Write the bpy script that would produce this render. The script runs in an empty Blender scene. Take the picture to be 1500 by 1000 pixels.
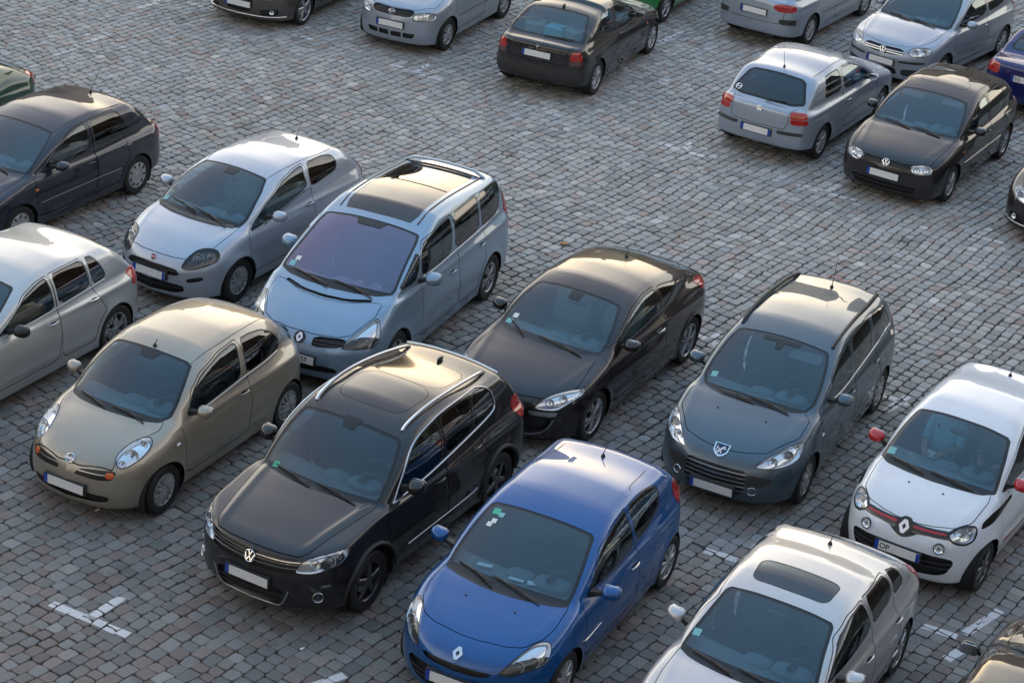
import bpy, bmesh, math, random
import numpy as np
from mathutils import Vector, Matrix
from mathutils.geometry import delaunay_2d_cdt
random.seed(7); RNG = np.random.default_rng(7)
SC = bpy.context.scene
COL = SC.collection
f32 = np.float32

# ------------------------------------------------------------------ curves
def pchip(pts):
    """monotone cubic through (x, y) points, returned as a look-up table"""
    a = np.array(sorted(pts), float); x, y = a[:, 0], a[:, 1]
    h = np.diff(x); d = np.diff(y) / h; n = len(x); m = np.zeros(n)
    if n == 2: m[:] = d[0]
    else:
        for i in range(1, n - 1):
            if d[i-1] * d[i] > 0:
                w1 = 2*h[i] + h[i-1]; w2 = h[i] + 2*h[i-1]
                m[i] = (w1 + w2) / (w1/d[i-1] + w2/d[i])
        m[0], m[-1] = d[0], d[-1]
    t = np.linspace(x[0], x[-1], 600); k = np.clip(np.searchsorted(x, t) - 1, 0, n - 2)
    s = (t - x[k]) / h[k]
    v = (1+2*s)*(1-s)**2*y[k] + s*(1-s)**2*h[k]*m[k] + s*s*(3-2*s)*y[k+1] + s*s*(s-1)*h[k]*m[k+1]
    g = np.gradient(v, t)
    return t, v, g
def ev(c, x): return np.interp(x, c[0], c[1])
def dv(c, x): return np.interp(x, c[0], c[2])
def smax(a, b, k):
    h = np.maximum(k - np.abs(a - b), 0); return np.maximum(a, b) + h*h*(0.25/k)
def smin(a, b, k):
    h = np.maximum(k - np.abs(a - b), 0); return np.minimum(a, b) - h*h*(0.25/k)

# ------------------------------------------------------------------ car body as a distance field
class Body:
    def __init__(s, c):
        s.c = c; s.wb = c['wb']; s.W2 = c['W']/2
        for k in ('bon', 'bcr', 'nose', 'tail', 'nsw', 'tsw', 'sec', 'pl', 'roof', 'gy', 'gpl', 'und'):
            setattr(s, k, pchip(c[k]))
        xb, zb, xt, zt, s.wsag = c['ws']; l = math.hypot(xt-xb, zt-zb)
        s.wn = ((zt-zb)/l, (xb-xt)/l); s.wp = (xb, zb); s.wl = l; s.wbow = c.get('wbow', .03)
        xb, zb, xt, zt, s.rsag = c['rw']; l = math.hypot(xt-xb, zt-zb)
        s.rn = (-(zt-zb)/l, (xt-xb)/l); s.rp = (xb, zb); s.rl = l; s.rbow = c.get('rbow', .02)
        s.Ra = c['Ra']
    def f(s, x, y, z):
        c = s.c; W2 = s.W2; yf = np.clip(np.abs(y)/W2, 0, 1.15); K = c['k']
        # lower body
        zd = ev(s.bon, x) - ev(s.bcr, x)*yf**c.get('bcp', 2.2)
        for y0, y1, x0, x1, hr, wr in c['ridge']:
            t = np.clip((x-x0)/(x1-x0), -.2, 1); zd = zd + hr*np.exp(-((np.abs(y) - y0 - (y1-y0)*t)/wr)**2)*np.clip((t+.2)*4, 0, 1)*np.clip((1-t)*5, 0, 1)
        deck = (z - zd)/np.sqrt(1 + dv(s.bon, x)**2)
        xf = ev(s.nose, z) - ev(s.nsw, yf)
        front = (x - xf)/np.sqrt(1 + dv(s.nose, z)**2 + (dv(s.nsw, yf)/W2)**2)
        xr = ev(s.tail, z) + ev(s.tsw, yf)
        rear = (xr - x)/np.sqrt(1 + dv(s.tail, z)**2 + (dv(s.tsw, yf)/W2)**2)
        r = []
        fl = 0
        for xw in (s.wb/2, -s.wb/2):
            q = np.sqrt((x-xw)**2 + (z-c['rt'])**2); r.append(q)
            fl = fl + c['fl']*np.exp(-((q - s.Ra + .01)/c.get('flw', .06))**2)
        dp = dv(s.pl, x)
        side = (np.abs(y) - (ev(s.sec, z) + ev(s.pl, x) + fl))/np.sqrt(1 + dv(s.sec, z)**2 + dp*dp)
        if 'crease' in c:
            for zc0, zc1, x0, x1, dep, w in c['crease']:
                zz = zc0 + (zc1-zc0)*np.clip((x-x0)/(x1-x0), 0, 1)
                side = side - dep*np.exp(-((z-zz)/w)**2)*np.clip((x-x0)/.25, 0, 1)*np.clip((x1-x)/.25, 0, 1)
        bot = ev(s.und, x) - z
        lo = smax(deck, side, K[0])
        lo = smax(lo, smax(front, rear, .01), K[1])
        lo = smax(lo, bot, .05)
        # greenhouse
        zr = ev(s.roof, x) - c['rcr']*np.clip(np.abs(y)/.6, 0, 1.3)**2.3
        top = (z - zr)/np.sqrt(1 + dv(s.roof, x)**2)
        yw = (np.abs(y)/W2)**2
        tt = ((x-s.wp[0])*-s.wn[1] + (z-s.wp[1])*s.wn[0])/s.wl
        ws = (x - s.wp[0] + s.wsag*yw)*s.wn[0] + (z - s.wp[1])*s.wn[1] - s.wbow*4*np.clip(tt*(1-tt), -.3, 1)
        tt = ((x-s.rp[0])*s.rn[1] - (z-s.rp[1])*s.rn[0])/s.rl
        rw = (x - s.rp[0] - s.rsag*yw)*s.rn[0] + (z - s.rp[1])*s.rn[1] - s.rbow*4*np.clip(tt*(1-tt), -.3, 1)
        gs = (np.abs(y) - ev(s.gy, z) - ev(s.gpl, x))/np.sqrt(1 + dv(s.gy, z)**2)
        gh = smax(top, smax(ws, rw, .02), K[2])
        gh = smax(gh, gs, K[3])
        gh = smax(gh, min(s.wp[1], s.rp[1]) - .05 - z, .02)
        d = smin(lo, gh, K[4])
        return d
    def grad(s, P, e=2e-3):
        x, y, z = P[:, 0], P[:, 1], P[:, 2]
        g = np.stack([s.f(x+e, y, z)-s.f(x-e, y, z), s.f(x, y+e, z)-s.f(x, y-e, z), s.f(x, y, z+e)-s.f(x, y, z-e)], 1)/(2*e)
        return g
    def normals(s, P, e=4e-3):
        g = s.grad(P, e); return g/np.maximum(np.linalg.norm(g, axis=1, keepdims=True), 1e-9)
    def project(s, P, it=3):
        P = P.copy()
        for _ in range(it):
            g = s.grad(P); g2 = np.maximum((g*g).sum(1), .2)
            st = np.clip(s.f(P[:, 0], P[:, 1], P[:, 2])/g2, -.02, .02)
            P -= g*st[:, None]
        return P
    def cast(s, O, D, n=160):
        """first hit of rays O + tD; returns points (nan where missed)"""
        t = np.zeros(len(O)); hit = np.zeros(len(O), bool)
        for _ in range(n):
            P = O + D*t[:, None]; d = s.f(P[:, 0], P[:, 1], P[:, 2])
            hit = np.abs(d) < 5e-4; t = np.where(hit, t, t + np.clip(d*.85, -.05, .4))
            if (hit | (t > 6)).all(): break
        P = O + D*t[:, None]; P[~hit & (t > 6)] = np.nan
        return P
    def mesh(s, h):
        """surface nets over the left half, mirrored"""
        c = s.c; x0 = -s.wb/2 - c['ro'] - .06; x1 = s.wb/2 + c['fo'] + .06
        xs = np.arange(x0, x1 + h, h); ys = (np.arange(0, int((s.W2+.14)/h) + 2) - .5)*h; zs = np.arange(.08, c['H'] + .08, h)
        d = s.f(xs[:, None, None], ys[None, :, None], zs[None, None, :]).astype(f32)
        ins = d < 0; nx, ny, nz = d.shape
        cs = np.zeros((nx-1, ny-1, nz-1), np.int8)
        for a in (0, 1):
            for b in (0, 1):
                for e in (0, 1): cs += ins[a:nx-1+a, b:ny-1+b, e:nz-1+e]
        act = (cs > 0) & (cs < 8); idx = -np.ones(act.shape, np.int64); ii, jj, kk = np.nonzero(act)
        n = len(ii); idx[ii, jj, kk] = np.arange(n)
        S = np.zeros((n, 3)); C = np.zeros(n)
        for ax in range(3):
            for a in (0, 1):
                for b in (0, 1):
                    o = [a, b]; o.insert(ax, 0); p = list(o); p[ax] = 1
                    d0 = d[ii+o[0], jj+o[1], kk+o[2]]; d1 = d[ii+p[0], jj+p[1], kk+p[2]]
                    m = (d0 < 0) != (d1 < 0); t = np.where(m, d0/np.where(m, d0-d1, 1), 0)
                    q = np.tile(np.array(o, float), (n, 1)); q[:, ax] = t
                    S += q*m[:, None]; C += m
        V = (S/C[:, None] + np.stack([ii, jj, kk], 1))*h + np.array([xs[0], ys[0], zs[0]])
        sy = jj == 0; V[sy, 1] = 0
        Q = []
        for ax in range(3):
            sl0 = [slice(None)]*3; sl1 = [slice(None)]*3; sl0[ax] = slice(0, -1); sl1[ax] = slice(1, None)
            A = ins[tuple(sl0)]; cr = A != ins[tuple(sl1)]
            e = np.argwhere(cr); o1, o2 = [q for q in range(3) if q != ax]
            ok = (e[:, o1] > 0) & (e[:, o2] > 0) & (e[:, o1] < d.shape[o1]-1) & (e[:, o2] < d.shape[o2]-1); e = e[ok]
            w = []
            for u, v in ((-1, -1), (0, -1), (0, 0), (-1, 0)):
                g = e.copy(); g[:, o1] += u; g[:, o2] += v; w.append(idx[g[:, 0], g[:, 1], g[:, 2]])
            w = np.stack(w, 1); inn = A[e[:, 0], e[:, 1], e[:, 2]]
            flip = inn if ax != 1 else ~inn
            w[~flip] = w[~flip][:, ::-1]
            Q.append(w)
        Q = np.concatenate(Q); Q = Q[(Q >= 0).all(1)]
        V = s.project(V); V[sy, 1] = 0
        # mirror
        mi = np.where(sy, np.arange(n), -1); ns = np.nonzero(~sy)[0]; mi[ns] = n + np.arange(len(ns))
        V2 = V[ns]*np.array([1, -1, 1]); Qm = mi[Q][:, ::-1]
        keep = ~(Q[:, :, None] == Qm[:, None, :]).any(2).all(1)
        return np.concatenate([V, V2]), np.concatenate([Q, Qm[keep]])

# ------------------------------------------------------------------ 2-D outlines and carving
def chaikin(p, n=2, q=.22, closed=True):
    p = np.array(p, float)
    for _ in range(n):
        a = p; b = np.roll(p, -1, 0) if closed else p[1:]
        if not closed: a = p[:-1]
        r = np.empty((len(a)*2, p.shape[1])); r[0::2] = a*(1-q) + b*q; r[1::2] = a*q + b*(1-q)
        if not closed: r = np.concatenate([p[:1], r[1:-1], p[-1:]])
        p = r
    return p
def polysd(uv, poly):
    """signed distance to a closed polygon, negative inside"""
    a = poly; b = np.roll(poly, -1, 0); best = np.full(len(uv), 1e9); ins = np.zeros(len(uv), bool)
    for (ax, ay), (bx, by) in zip(a, b):
        dx, dy = bx-ax, by-ay; L = dx*dx + dy*dy + 1e-12
        t = np.clip(((uv[:, 0]-ax)*dx + (uv[:, 1]-ay)*dy)/L, 0, 1)
        best = np.minimum(best, (uv[:, 0]-ax-t*dx)**2 + (uv[:, 1]-ay-t*dy)**2)
        if ay != by:
            m = (ay > uv[:, 1]) != (by > uv[:, 1]); ins ^= m & (uv[:, 0] < (bx-ax)*(uv[:, 1]-ay)/(by-ay) + ax)
    d = np.sqrt(best); return np.where(ins, -d, d)
class Frame:
    """viewing frame: u, v axes and the direction w pointing out of the car towards the viewer"""
    def __init__(s, u, v, o=(0, 0, 0)):
        s.u = np.array(u, float); s.v = np.array(v, float); s.o = np.array(o, float)
        s.u /= np.linalg.norm(s.u); s.v /= np.linalg.norm(s.v); s.w = np.cross(s.u, s.v)
    def uv(s, P): q = P - s.o; return np.stack([q @ s.u, q @ s.v], 1)
    def pt(s, uv, w=0): uv = np.asarray(uv, float); return s.o + uv[:, :1]*s.u + uv[:, 1:2]*s.v + s.w*w
def fr_side(): return Frame((-1, 0, 0), (0, 0, 1))          # left flank; u = -x
def fr_front(): return Frame((0, 1, 0), (0, 0, 1))          # seen from ahead; u = y
def fr_rear(): return Frame((0, -1, 0), (0, 0, 1))
def fr_top(): return Frame((1, 0, 0), (0, 1, 0))
def fr_diag(yaw, pit):
    w = np.array([math.cos(yaw)*math.cos(pit), math.sin(yaw)*math.cos(pit), math.sin(pit)])
    u = np.array([-math.sin(yaw), math.cos(yaw), 0]); v = np.cross(w, u); return Frame(u, v)

def clip(V, Q, dist):
    """keep the part of the mesh where dist(V) >= 0"""
    d = dist(V); q = np.where(Q < 0, Q[:, :1], Q); dq = d[q]
    keep = (dq >= 0).all(1); part = ~keep & (dq > 0).any(1)
    out = [Q[keep]]; E = {}; newP = []; pa = []; pb = []; polys = []
    n0 = len(V)
    for f in Q[part]:
        f = [int(i) for i in f if i >= 0]; g = []
        for i in range(len(f)):
            a, b = f[i], f[(i+1) % len(f)]
            if d[a] >= 0: g.append(a)
            if (d[a] >= 0) != (d[b] >= 0):
                k = (a, b) if a < b else (b, a)
                if k not in E: E[k] = n0 + len(pa); pa.append(k[0]); pb.append(k[1])
                g.append(E[k])
        if len(g) >= 3: polys.append(g)
    if pa:
        A = V[pa]; B = V[pb]; sa = d[pa] >= 0; lo = np.zeros(len(A)); hi = np.ones(len(A))
        for _ in range(14):
            m = (lo+hi)/2; s_ = dist(A + (B-A)*m[:, None]) >= 0; same = s_ == sa
            lo = np.where(same, m, lo); hi = np.where(same, hi, m)
        V = np.concatenate([V, A + (B-A)*((lo+hi)/2)[:, None]])
    ex = []
    for g in polys:
        if len(g) == 3: ex.append([g[0], g[1], g[2], -1])
        elif len(g) == 4: ex.append(g)
        else:
            ex.append(g[:4]); r = [g[0]] + g[3:]
            ex.append(r if len(r) == 4 else r + [-1])
    if ex: out.append(np.array(ex, np.int64))
    return compact(V, np.concatenate(out))
def weld(V, Q):
    _, i, inv = np.unique(np.round(V*2e5).astype(np.int64), axis=0, return_index=True, return_inverse=True); inv = inv.ravel()
    Q = np.where(Q >= 0, inv[Q], -1); ok = np.array([True]*len(Q)); q = np.sort(np.where(Q < 0, -1 - np.arange(4), Q), 1); ok = (np.diff(q, axis=1) != 0).all(1)
    return V[i], Q, ok
def compact(V, Q):
    u = np.unique(Q[Q >= 0]); m = -np.ones(len(V)+1, np.int64); m[u] = np.arange(len(u))
    return V[u], np.where(Q >= 0, m[Q], -1)
def boundary(Q):
    q = [[int(i) for i in f if i >= 0] for f in Q]; E = {}
    for f in q:
        for i in range(len(f)):
            a, b = f[i], f[(i+1) % len(f)]
            E[(a, b)] = 1
    return [(a, b) for (a, b) in E if (b, a) not in E]

# ------------------------------------------------------------------ object helpers
def mesh_obj(name, V, F, mats, parent=None, fm=None, N=None, smooth=True, tri=None):
    me = bpy.data.meshes.new(name)
    if isinstance(F, np.ndarray):
        nv = (F >= 0).sum(1); loops = F[F >= 0] if (F < 0).any() else F.ravel()
        me.vertices.add(len(V)); me.vertices.foreach_set('co', np.asarray(V, f32).ravel())
        me.loops.add(len(loops)); me.loops.foreach_set('vertex_index', loops.astype(np.int32))
        st = np.concatenate([[0], np.cumsum(nv)[:-1]]).astype(np.int32)
        me.polygons.add(len(F)); me.polygons.foreach_set('loop_start', st)
        me.update(calc_edges=True)
    else:
        me.from_pydata([tuple(v) for v in V], [], F); me.update()
    for m in (mats if isinstance(mats, (list, tuple)) else [mats]): me.materials.append(m)
    if fm is not None: me.polygons.foreach_set('material_index', np.asarray(fm, np.int32))
    me.polygons.foreach_set('use_smooth', np.full(len(me.polygons), bool(smooth)))
    if N is not None and len(V): me.normals_split_custom_set_from_vertices(np.asarray(N, float).tolist())
    o = bpy.data.objects.new(name, me); COL.objects.link(o)
    if parent is not None: o.parent = parent
    return o
class MB:
    """collects simple solids into one mesh"""
    def __init__(s): s.V = []; s.F = []; s.n = 0; s.M = []
    def add(s, V, F, m=0):
        s.V.append(np.asarray(V, float)); s.F += [[i + s.n for i in f] for f in F]; s.M += [m]*len(F); s.n += len(V)
    def loft(s, rings, m=0, cap=True, closed=True):
        k = len(rings[0]); F = []
        for i in range(len(rings)-1):
            for j in range(k if closed else k-1):
                a, b = i*k + j, i*k + (j+1) % k; F.append([a, b, b+k, a+k])
        if cap: F.append(list(range(k))[::-1]); F.append([(len(rings)-1)*k + j for j in range(k)])
        s.add(np.concatenate([np.asarray(r, float) for r in rings]), F, m)
    def box(s, c, d, m=0, rot=None):
        d = np.array(d)/2; V = np.array([[sx*d[0], sy*d[1], sz*d[2]] for sz in (-1, 1) for sx, sy in ((-1, -1), (1, -1), (1, 1), (-1, 1))])
        if rot is not None: V = V @ np.array(rot).T
        s.add(V + np.array(c), [[3, 2, 1, 0], [4, 5, 6, 7], [0, 1, 5, 4], [1, 2, 6, 5], [2, 3, 7, 6], [3, 0, 4, 7]], m)
    def sup(s, c, d, p=4, m=0, rot=None, n=16):
        """rounded block (superellipsoid)"""
        V = []; th = np.linspace(-math.pi/2, math.pi/2, n//2+1)
        sg = lambda v, e: np.sign(v)*np.abs(v)**e
        e = 2/p; R = []
        for t in th:
            ph = np.arange(n)*2*math.pi/n
            r = np.stack([sg(np.cos(t), e)*sg(np.cos(ph), e), sg(np.cos(t), e)*sg(np.sin(ph), e), np.full(n, sg(np.sin(t), e))], 1)*np.array(d)/2
            if rot is not None: r = r @ np.array(rot).T
            R.append(r + np.array(c))
        s.loft(R, m, cap=False)
    def tube(s, pts, r, n=8, m=0, closed=False, flat=1.0, up=(0, 0, 1)):
        P = np.array(pts, float); k = len(P); R = []
        rr = np.full(k, r) if np.isscalar(r) else np.array(r)
        for i in range(k):
            t = (P[(i+1) % k]-P[i-1]) if closed else P[min(i+1, k-1)]-P[max(i-1, 0)]
            t = t/np.linalg.norm(t); a = np.cross(t, up)
            if np.linalg.norm(a) < 1e-3: a = np.cross(t, (1, 0, 0))
            a /= np.linalg.norm(a); b = np.cross(a, t)
            ph = np.arange(n)*2*math.pi/n
            R.append(P[i] + rr[i]*(np.cos(ph)[:, None]*a + flat*np.sin(ph)[:, None]*b))
        if closed: R.append(R[0])
        s.loft(R, m, cap=not closed)
    def lathe(s, prof, n=40, axis=1, c=(0, 0, 0), m=0):
        """profile (r, h) spun about the axis"""
        ph = np.arange(n)*2*math.pi/n; R = []
        for r, h in prof:
            q = np.zeros((n, 3)); o = [i for i in range(3) if i != axis]
            q[:, o[0]] = r*np.cos(ph); q[:, o[1]] = r*np.sin(ph); q[:, axis] = h; R.append(q + np.array(c))
        s.loft(R, m, cap=False)
    def build(s, name, mats, parent=None, smooth=True, sharp=None):
        o = mesh_obj(name, np.concatenate(s.V), s.F, mats, parent, s.M, smooth=smooth)
        if smooth:
            bm = bmesh.new(); bm.from_mesh(o.data); bmesh.ops.recalc_face_normals(bm, faces=bm.faces)
            for e in bm.edges:
                if len(e.link_faces) == 2 and e.calc_face_angle(0) > (sharp or .6): e.smooth = False
            bm.to_mesh(o.data); bm.free()
        return o
# ------------------------------------------------------------------ body shapes (metres, x forward from mid wheelbase)
def shape(wb, W, H, fo, ro, zn, zc, xc, zb, zbr, xt, zt, xre, zre, xrb, zrb, **kw):
    X = wb/2 + fo; R = -wb/2 - ro; W2 = W/2
    c = dict(wb=wb, W=W, H=H, fo=fo, ro=ro, rt=.305, Ra=.345, fl=.010)
    c['bon'] = [(X+.02, zn-.12), (X-.06, zn), (X-.06-(X-.06-xc)*.4, zn+(zc-zn)*.58), (xc, zc), (xc-.45, zb), (0, zb), (-wb/2, zbr), (R, zbr-.03)]
    c['bcr'] = [(R, .05), (xc-.4, .04), (xc, .06), (X-.5, .09), (X, .12)]
    c['nose'] = [(.1, X-.10), (.22, X-.04), (.4, X), (.55, X-.005), (zn-.03, X-.05), (zn+.25, X-.35)]
    c['nsw'] = [(0, 0), (.4, .04), (.7, .15), (.88, .32), (1, .5), (1.15, .75)]
    c['tail'] = [(.1, R+.08), (.3, R+.02), (.45, R), (.6, R+.01), (zbr, R+.07), (zbr+.4, R+.3)]
    c['tsw'] = [(0, 0), (.5, .03), (.8, .12), (.92, .22), (1, .34), (1.15, .5)]
    c['sec'] = [(.12, W2-.07), (.22, W2-.035), (.45, W2-.005), (.62, W2), (.8, W2-.025), (zb, W2-.07), (zb+.25, W2-.13)]
    c['pl'] = [(R, -.10), (R+.4, -.03), (-.8, 0), (.9, 0), (X-.5, -.02), (X, -.10)]
    c['und'] = [(R, .30), (-wb/2, .22), (-wb/2+.5, .17), (wb/2, .17), (X-.2, .17), (X, .20)]
    c['roof'] = [(xc, zt-.22), (xt+.02, zt+.01), (xt-.45, H-.005), (xt-.75, H), (xre+.35, zre+.025), (xre, zre), (xre-.35, zre-.12)]
    c['rcr'] = .05
    c['ws'] = (xc+.10, zc-.03, xt, zt, .20); c['rw'] = (xrb, zrb, xre, zre, .14)
    c['gy'] = [(.6, W2-.045), (zb, W2-.075), (zb+(H-zb)*.45, W2-.125), (zb+(H-zb)*.8, W2-.22), (H+.05, W2-.33)]
    c['gpl'] = [(xc+.2, -.06), (xc-.4, -.02), (0, 0), (-wb/2, -.03), (R, -.12)]
    c['k'] = (.08, .085, .06, .075, .04); c['crease'] = [(zb-.10, zbr-.07, R+.10, X-.55, .011, .035), (.40, .44, -wb/2+.35, wb/2-.35, .010, .05)]
    c['ridge'] = [(W2-.17, W2-.36, xc, X-.12, .006, .05)]
    c.update(kw); return c
SH = {}
SH['micra'] = shape(2.43, 1.66, 1.525, .71, .575, .70, .985, .98, .97, 1.0, .37, 1.445, -1.22, 1.40, -1.68, 1.0,
    bon=[(1.95, .58), (1.90, .67), (1.72, .78), (1.45, .90), (1.2, .965), (.98, .995), (.5, .97), (-.5, .97), (-1.3, 1.0), (-1.8, .95)],
    bcr=[(-1.8, .05), (.5, .04), (.98, .06), (1.3, .10), (1.9, .10)],
    nose=[(.1, 1.80), (.25, 1.89), (.42, 1.925), (.55, 1.915), (.7, 1.87), (.85, 1.77), (1.1, 1.5)],
    nsw=[(0, 0), (.4, .05), (.65, .15), (.85, .33), (1, .55), (1.15, .8)],
    roof=[(1.1, 1.20), (.40, 1.46), (.05, 1.515), (-.35, 1.525), (-.85, 1.475), (-1.25, 1.375), (-1.6, 1.22), (-1.8, 1.1)],
    rw=(-1.72, 1.0, -1.28, 1.40, .22), ws=(1.12, .95, .37, 1.455, .26), k=(.15, .12, .08, .12, .09), fl=.014,
    gpl=[(1.2, -.08), (.6, -.02), (0, 0), (-.7, -.02), (-1.2, -.09), (-1.7, -.22)], rcr=.07, rt=.295, Ra=.335)
SH['tiguan'] = shape(2.604, 1.809, 1.68, .92, .90, .88, 1.05, .98, 1.03, 1.09, .38, 1.575, -1.62, 1.55, -2.0, 1.12,
    nose=[(.1, 2.05), (.25, 2.17), (.42, 2.22), (.6, 2.225), (.84, 2.17), (1.1, 1.9)],
    bon=[(2.24, .78), (2.16, .87), (1.85, .95), (1.4, 1.02), (.98, 1.06), (.5, 1.03), (0, 1.03), (-1.3, 1.09), (-2.2, 1.06)],
    bcr=[(-2.2, .06), (.5, .04), (.98, .05), (1.6, .05), (2.2, .08)],
    und=[(-2.2, .38), (-1.3, .28), (-.8, .24), (1.3, .24), (1.8, .24), (2.22, .27)], rt=.345, Ra=.405, fl=.02, flw=.08,
    ridge=[(.66, .48, .98, 2.14, .013, .045)], ws=(1.10, 1.02, .36, 1.60, .20), k=(.055, .08, .05, .06, .035), rcr=.045)
SH['clio'] = shape(2.575, 1.707, 1.475, .83, .60, .71, .96, 1.03, .955, 1.05, .28, 1.40, -1.40, 1.385, -1.80, 1.02,
    bon=[(2.14, .56), (2.06, .68), (1.8, .81), (1.45, .91), (1.03, .975), (.55, .95), (0, .96), (-1.2, 1.05), (-1.9, 1.02)],
    nose=[(.1, 2.0), (.22, 2.07), (.4, 2.115), (.55, 2.10), (.68, 2.05), (.95, 1.75)],
    nsw=[(0, 0), (.4, .06), (.65, .17), (.85, .36), (1, .58), (1.15, .85)],
    k=(.085, .10, .06, .08, .045), ws=(1.16, .93, .28, 1.405, .24), fl=.014)
SH['megane'] = shape(2.64, 1.804, 1.415, .86, .78, .72, .94, .98, .93, 1.06, .27, 1.345, -1.35, 1.30, -2.02, 1.03,
    bon=[(2.2, .58), (2.1, .70), (1.85, .80), (1.45, .89), (.98, .95), (.5, .92), (0, .93), (-.8, .99), (-1.4, 1.06), (-2.1, 1.0)],
    nsw=[(0, 0), (.4, .07), (.65, .18), (.85, .36), (1, .55), (1.15, .8)],
    roof=[(.98, 1.15), (.29, 1.355), (-.15, 1.41), (-.45, 1.41), (-1.0, 1.36), (-1.4, 1.28), (-1.9, 1.12)],
    rw=(-1.96, 1.03, -1.36, 1.30, .22), rcr=.06, k=(.08, .10, .06, .09, .10), rt=.325, Ra=.365, fl=.018, ws=(1.12, .91, .27, 1.35, .26),
    gpl=[(1.2, -.06), (.6, -.02), (0, 0), (-.7, -.02), (-1.3, -.08), (-1.9, -.18)])
SH['peugeot'] = shape(2.708, 1.757, 1.545, .88, .84, .72, 1.0, 1.10, .98, 1.03, .28, 1.455, -1.75, 1.45, -2.10, 1.02,
    bon=[(2.24, .55), (2.15, .68), (1.9, .82), (1.55, .93), (1.1, 1.005), (.6, .975), (0, .98), (-1.3, 1.03), (-2.2, 1.0)],
    nose=[(.1, 2.1), (.22, 2.17), (.38, 2.22), (.52, 2.205), (.68, 2.14), (.95, 1.85)],
    nsw=[(0, 0), (.4, .05), (.65, .15), (.85, .34), (1, .56), (1.15, .85)], ws=(1.24, .97, .28, 1.465, .30), fl=.010, k=(.085, .10, .05, .07, .045))
SH['twingo'] = shape(2.49, 1.64, 1.54, .63, .47, .80, 1.06, .94, 1.0, 1.06, .35, 1.455, -1.40, 1.42, -1.66, 1.05,
    bon=[(1.88, .66), (1.80, .79), (1.6, .91), (1.3, 1.01), (.94, 1.075), (.5, 1.02), (0, 1.0), (-1.2, 1.05), (-1.75, 1.02)],
    nose=[(.1, 1.74), (.25, 1.83), (.45, 1.87), (.62, 1.865), (.78, 1.82), (1.0, 1.62)], bcr=[(-1.7, .05), (.5, .04), (.94, .08), (1.3, .12), (1.8, .12)],
    nsw=[(0, 0), (.4, .04), (.65, .12), (.85, .29), (1, .5), (1.15, .75)], ws=(1.08, 1.03, .35, 1.465, .22), fl=.014, rt=.30, Ra=.335, k=(.15, .12, .08, .11, .06))
SH['audi'] = shape(2.513, 1.735, 1.42, .85, .79, .70, .93, .95, .92, .97, .23, 1.335, -1.25, 1.335, -1.80, .95, fl=.012, ws=(1.08, .90, .22, 1.345, .22), rcr=.06, k=(.09, .10, .06, .10, .05),
    rw=(-1.85, .95, -1.2, 1.345, .18), rt=.31, Ra=.345)
SH['espace'] = shape(2.803, 1.894, 1.72, .92, .94, .74, 1.08, 1.38, 1.07, 1.10, .36, 1.60, -1.93, 1.62, -2.25, 1.12,
    bon=[(2.34, .58), (2.25, .70), (2.0, .86), (1.7, .985), (1.38, 1.08), (.8, 1.06), (0, 1.07), (-1.4, 1.10), (-2.3, 1.08)],
    nose=[(.1, 2.2), (.22, 2.28), (.4, 2.325), (.55, 2.31), (.7, 2.24), (1.0, 1.9)], ws=(1.58, 1.03, .36, 1.61, .26), fl=.012, rt=.33, Ra=.37, rcr=.04, k=(.08, .10, .045, .06, .045))
SH['punto'] = shape(2.51, 1.687, 1.485, .86, .695, .70, .98, 1.10, .97, 1.05, .31, 1.415, -1.35, 1.40, -1.80, 1.05,
    bon=[(2.12, .56), (2.05, .68), (1.8, .82), (1.5, .92), (1.1, .985), (.6, .965), (0, .97), (-1.2, 1.05), (-1.9, 1.02)],
    nsw=[(0, 0), (.4, .06), (.65, .16), (.85, .34), (1, .55), (1.15, .8)], ws=(1.25, .95, .31, 1.425, .26), fl=.016, k=(.10, .11, .06, .09, .05), rcr=.06)
_g4 = dict(fl=.010, k=(.08, .085, .05, .075, .04), rt=.30, Ra=.335,
    bon=[(2.11, .60), (2.04, .72), (1.85, .80), (1.45, .89), (.98, .95), (.5, .93), (0, .93), (-1.2, .96), (-2.0, .93)], ws=(1.10, .92, .20, 1.36, .17),
    nsw=[(0, 0), (.4, .03), (.7, .11), (.88, .24), (1, .40), (1.15, .6)])
SH['golf4'] = shape(2.511, 1.735, 1.44, .84, .80, .72, .95, .98, .93, .96, .20, 1.355, -1.38, 1.36, -1.84, .93, **_g4)
SH['golf5'] = shape(2.578, 1.759, 1.485, .88, .75, .74, .98, 1.0, .96, 1.0, .25, 1.40, -1.40, 1.39, -1.88, .98, fl=.012)
SH['golf6'] = shape(2.578, 1.779, 1.48, .90, .72, .74, .98, 1.0, .96, 1.0, .25, 1.40, -1.40, 1.39, -1.85, .98, fl=.012, rt=.32, Ra=.355)
SH['bmw'] = shape(2.725, 1.751, 1.408, .75, .79, .72, .93, .80, .91, .99, .10, 1.33, -1.12, 1.33, -1.86, .98, fl=.010, rt=.315, Ra=.35, k=(.07, .08, .05, .08, .04),
    tail=[(.1, -2.07), (.3, -2.13), (.45, -2.155), (.6, -2.14), (.95, -2.10), (1.2, -1.8)])
SH['mazda'] = shape(2.39, 1.67, 1.5, .73, .68, .78, 1.0, .98, .97, 1.0, .35, 1.43, -1.55, 1.42, -1.80, 1.0)
SH['silvertop'] = shape(2.60, 1.70, 1.45, .80, .90, .72, .95, .98, .93, .98, .20, 1.37, -1.45, 1.37, -2.0, .96)
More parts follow.
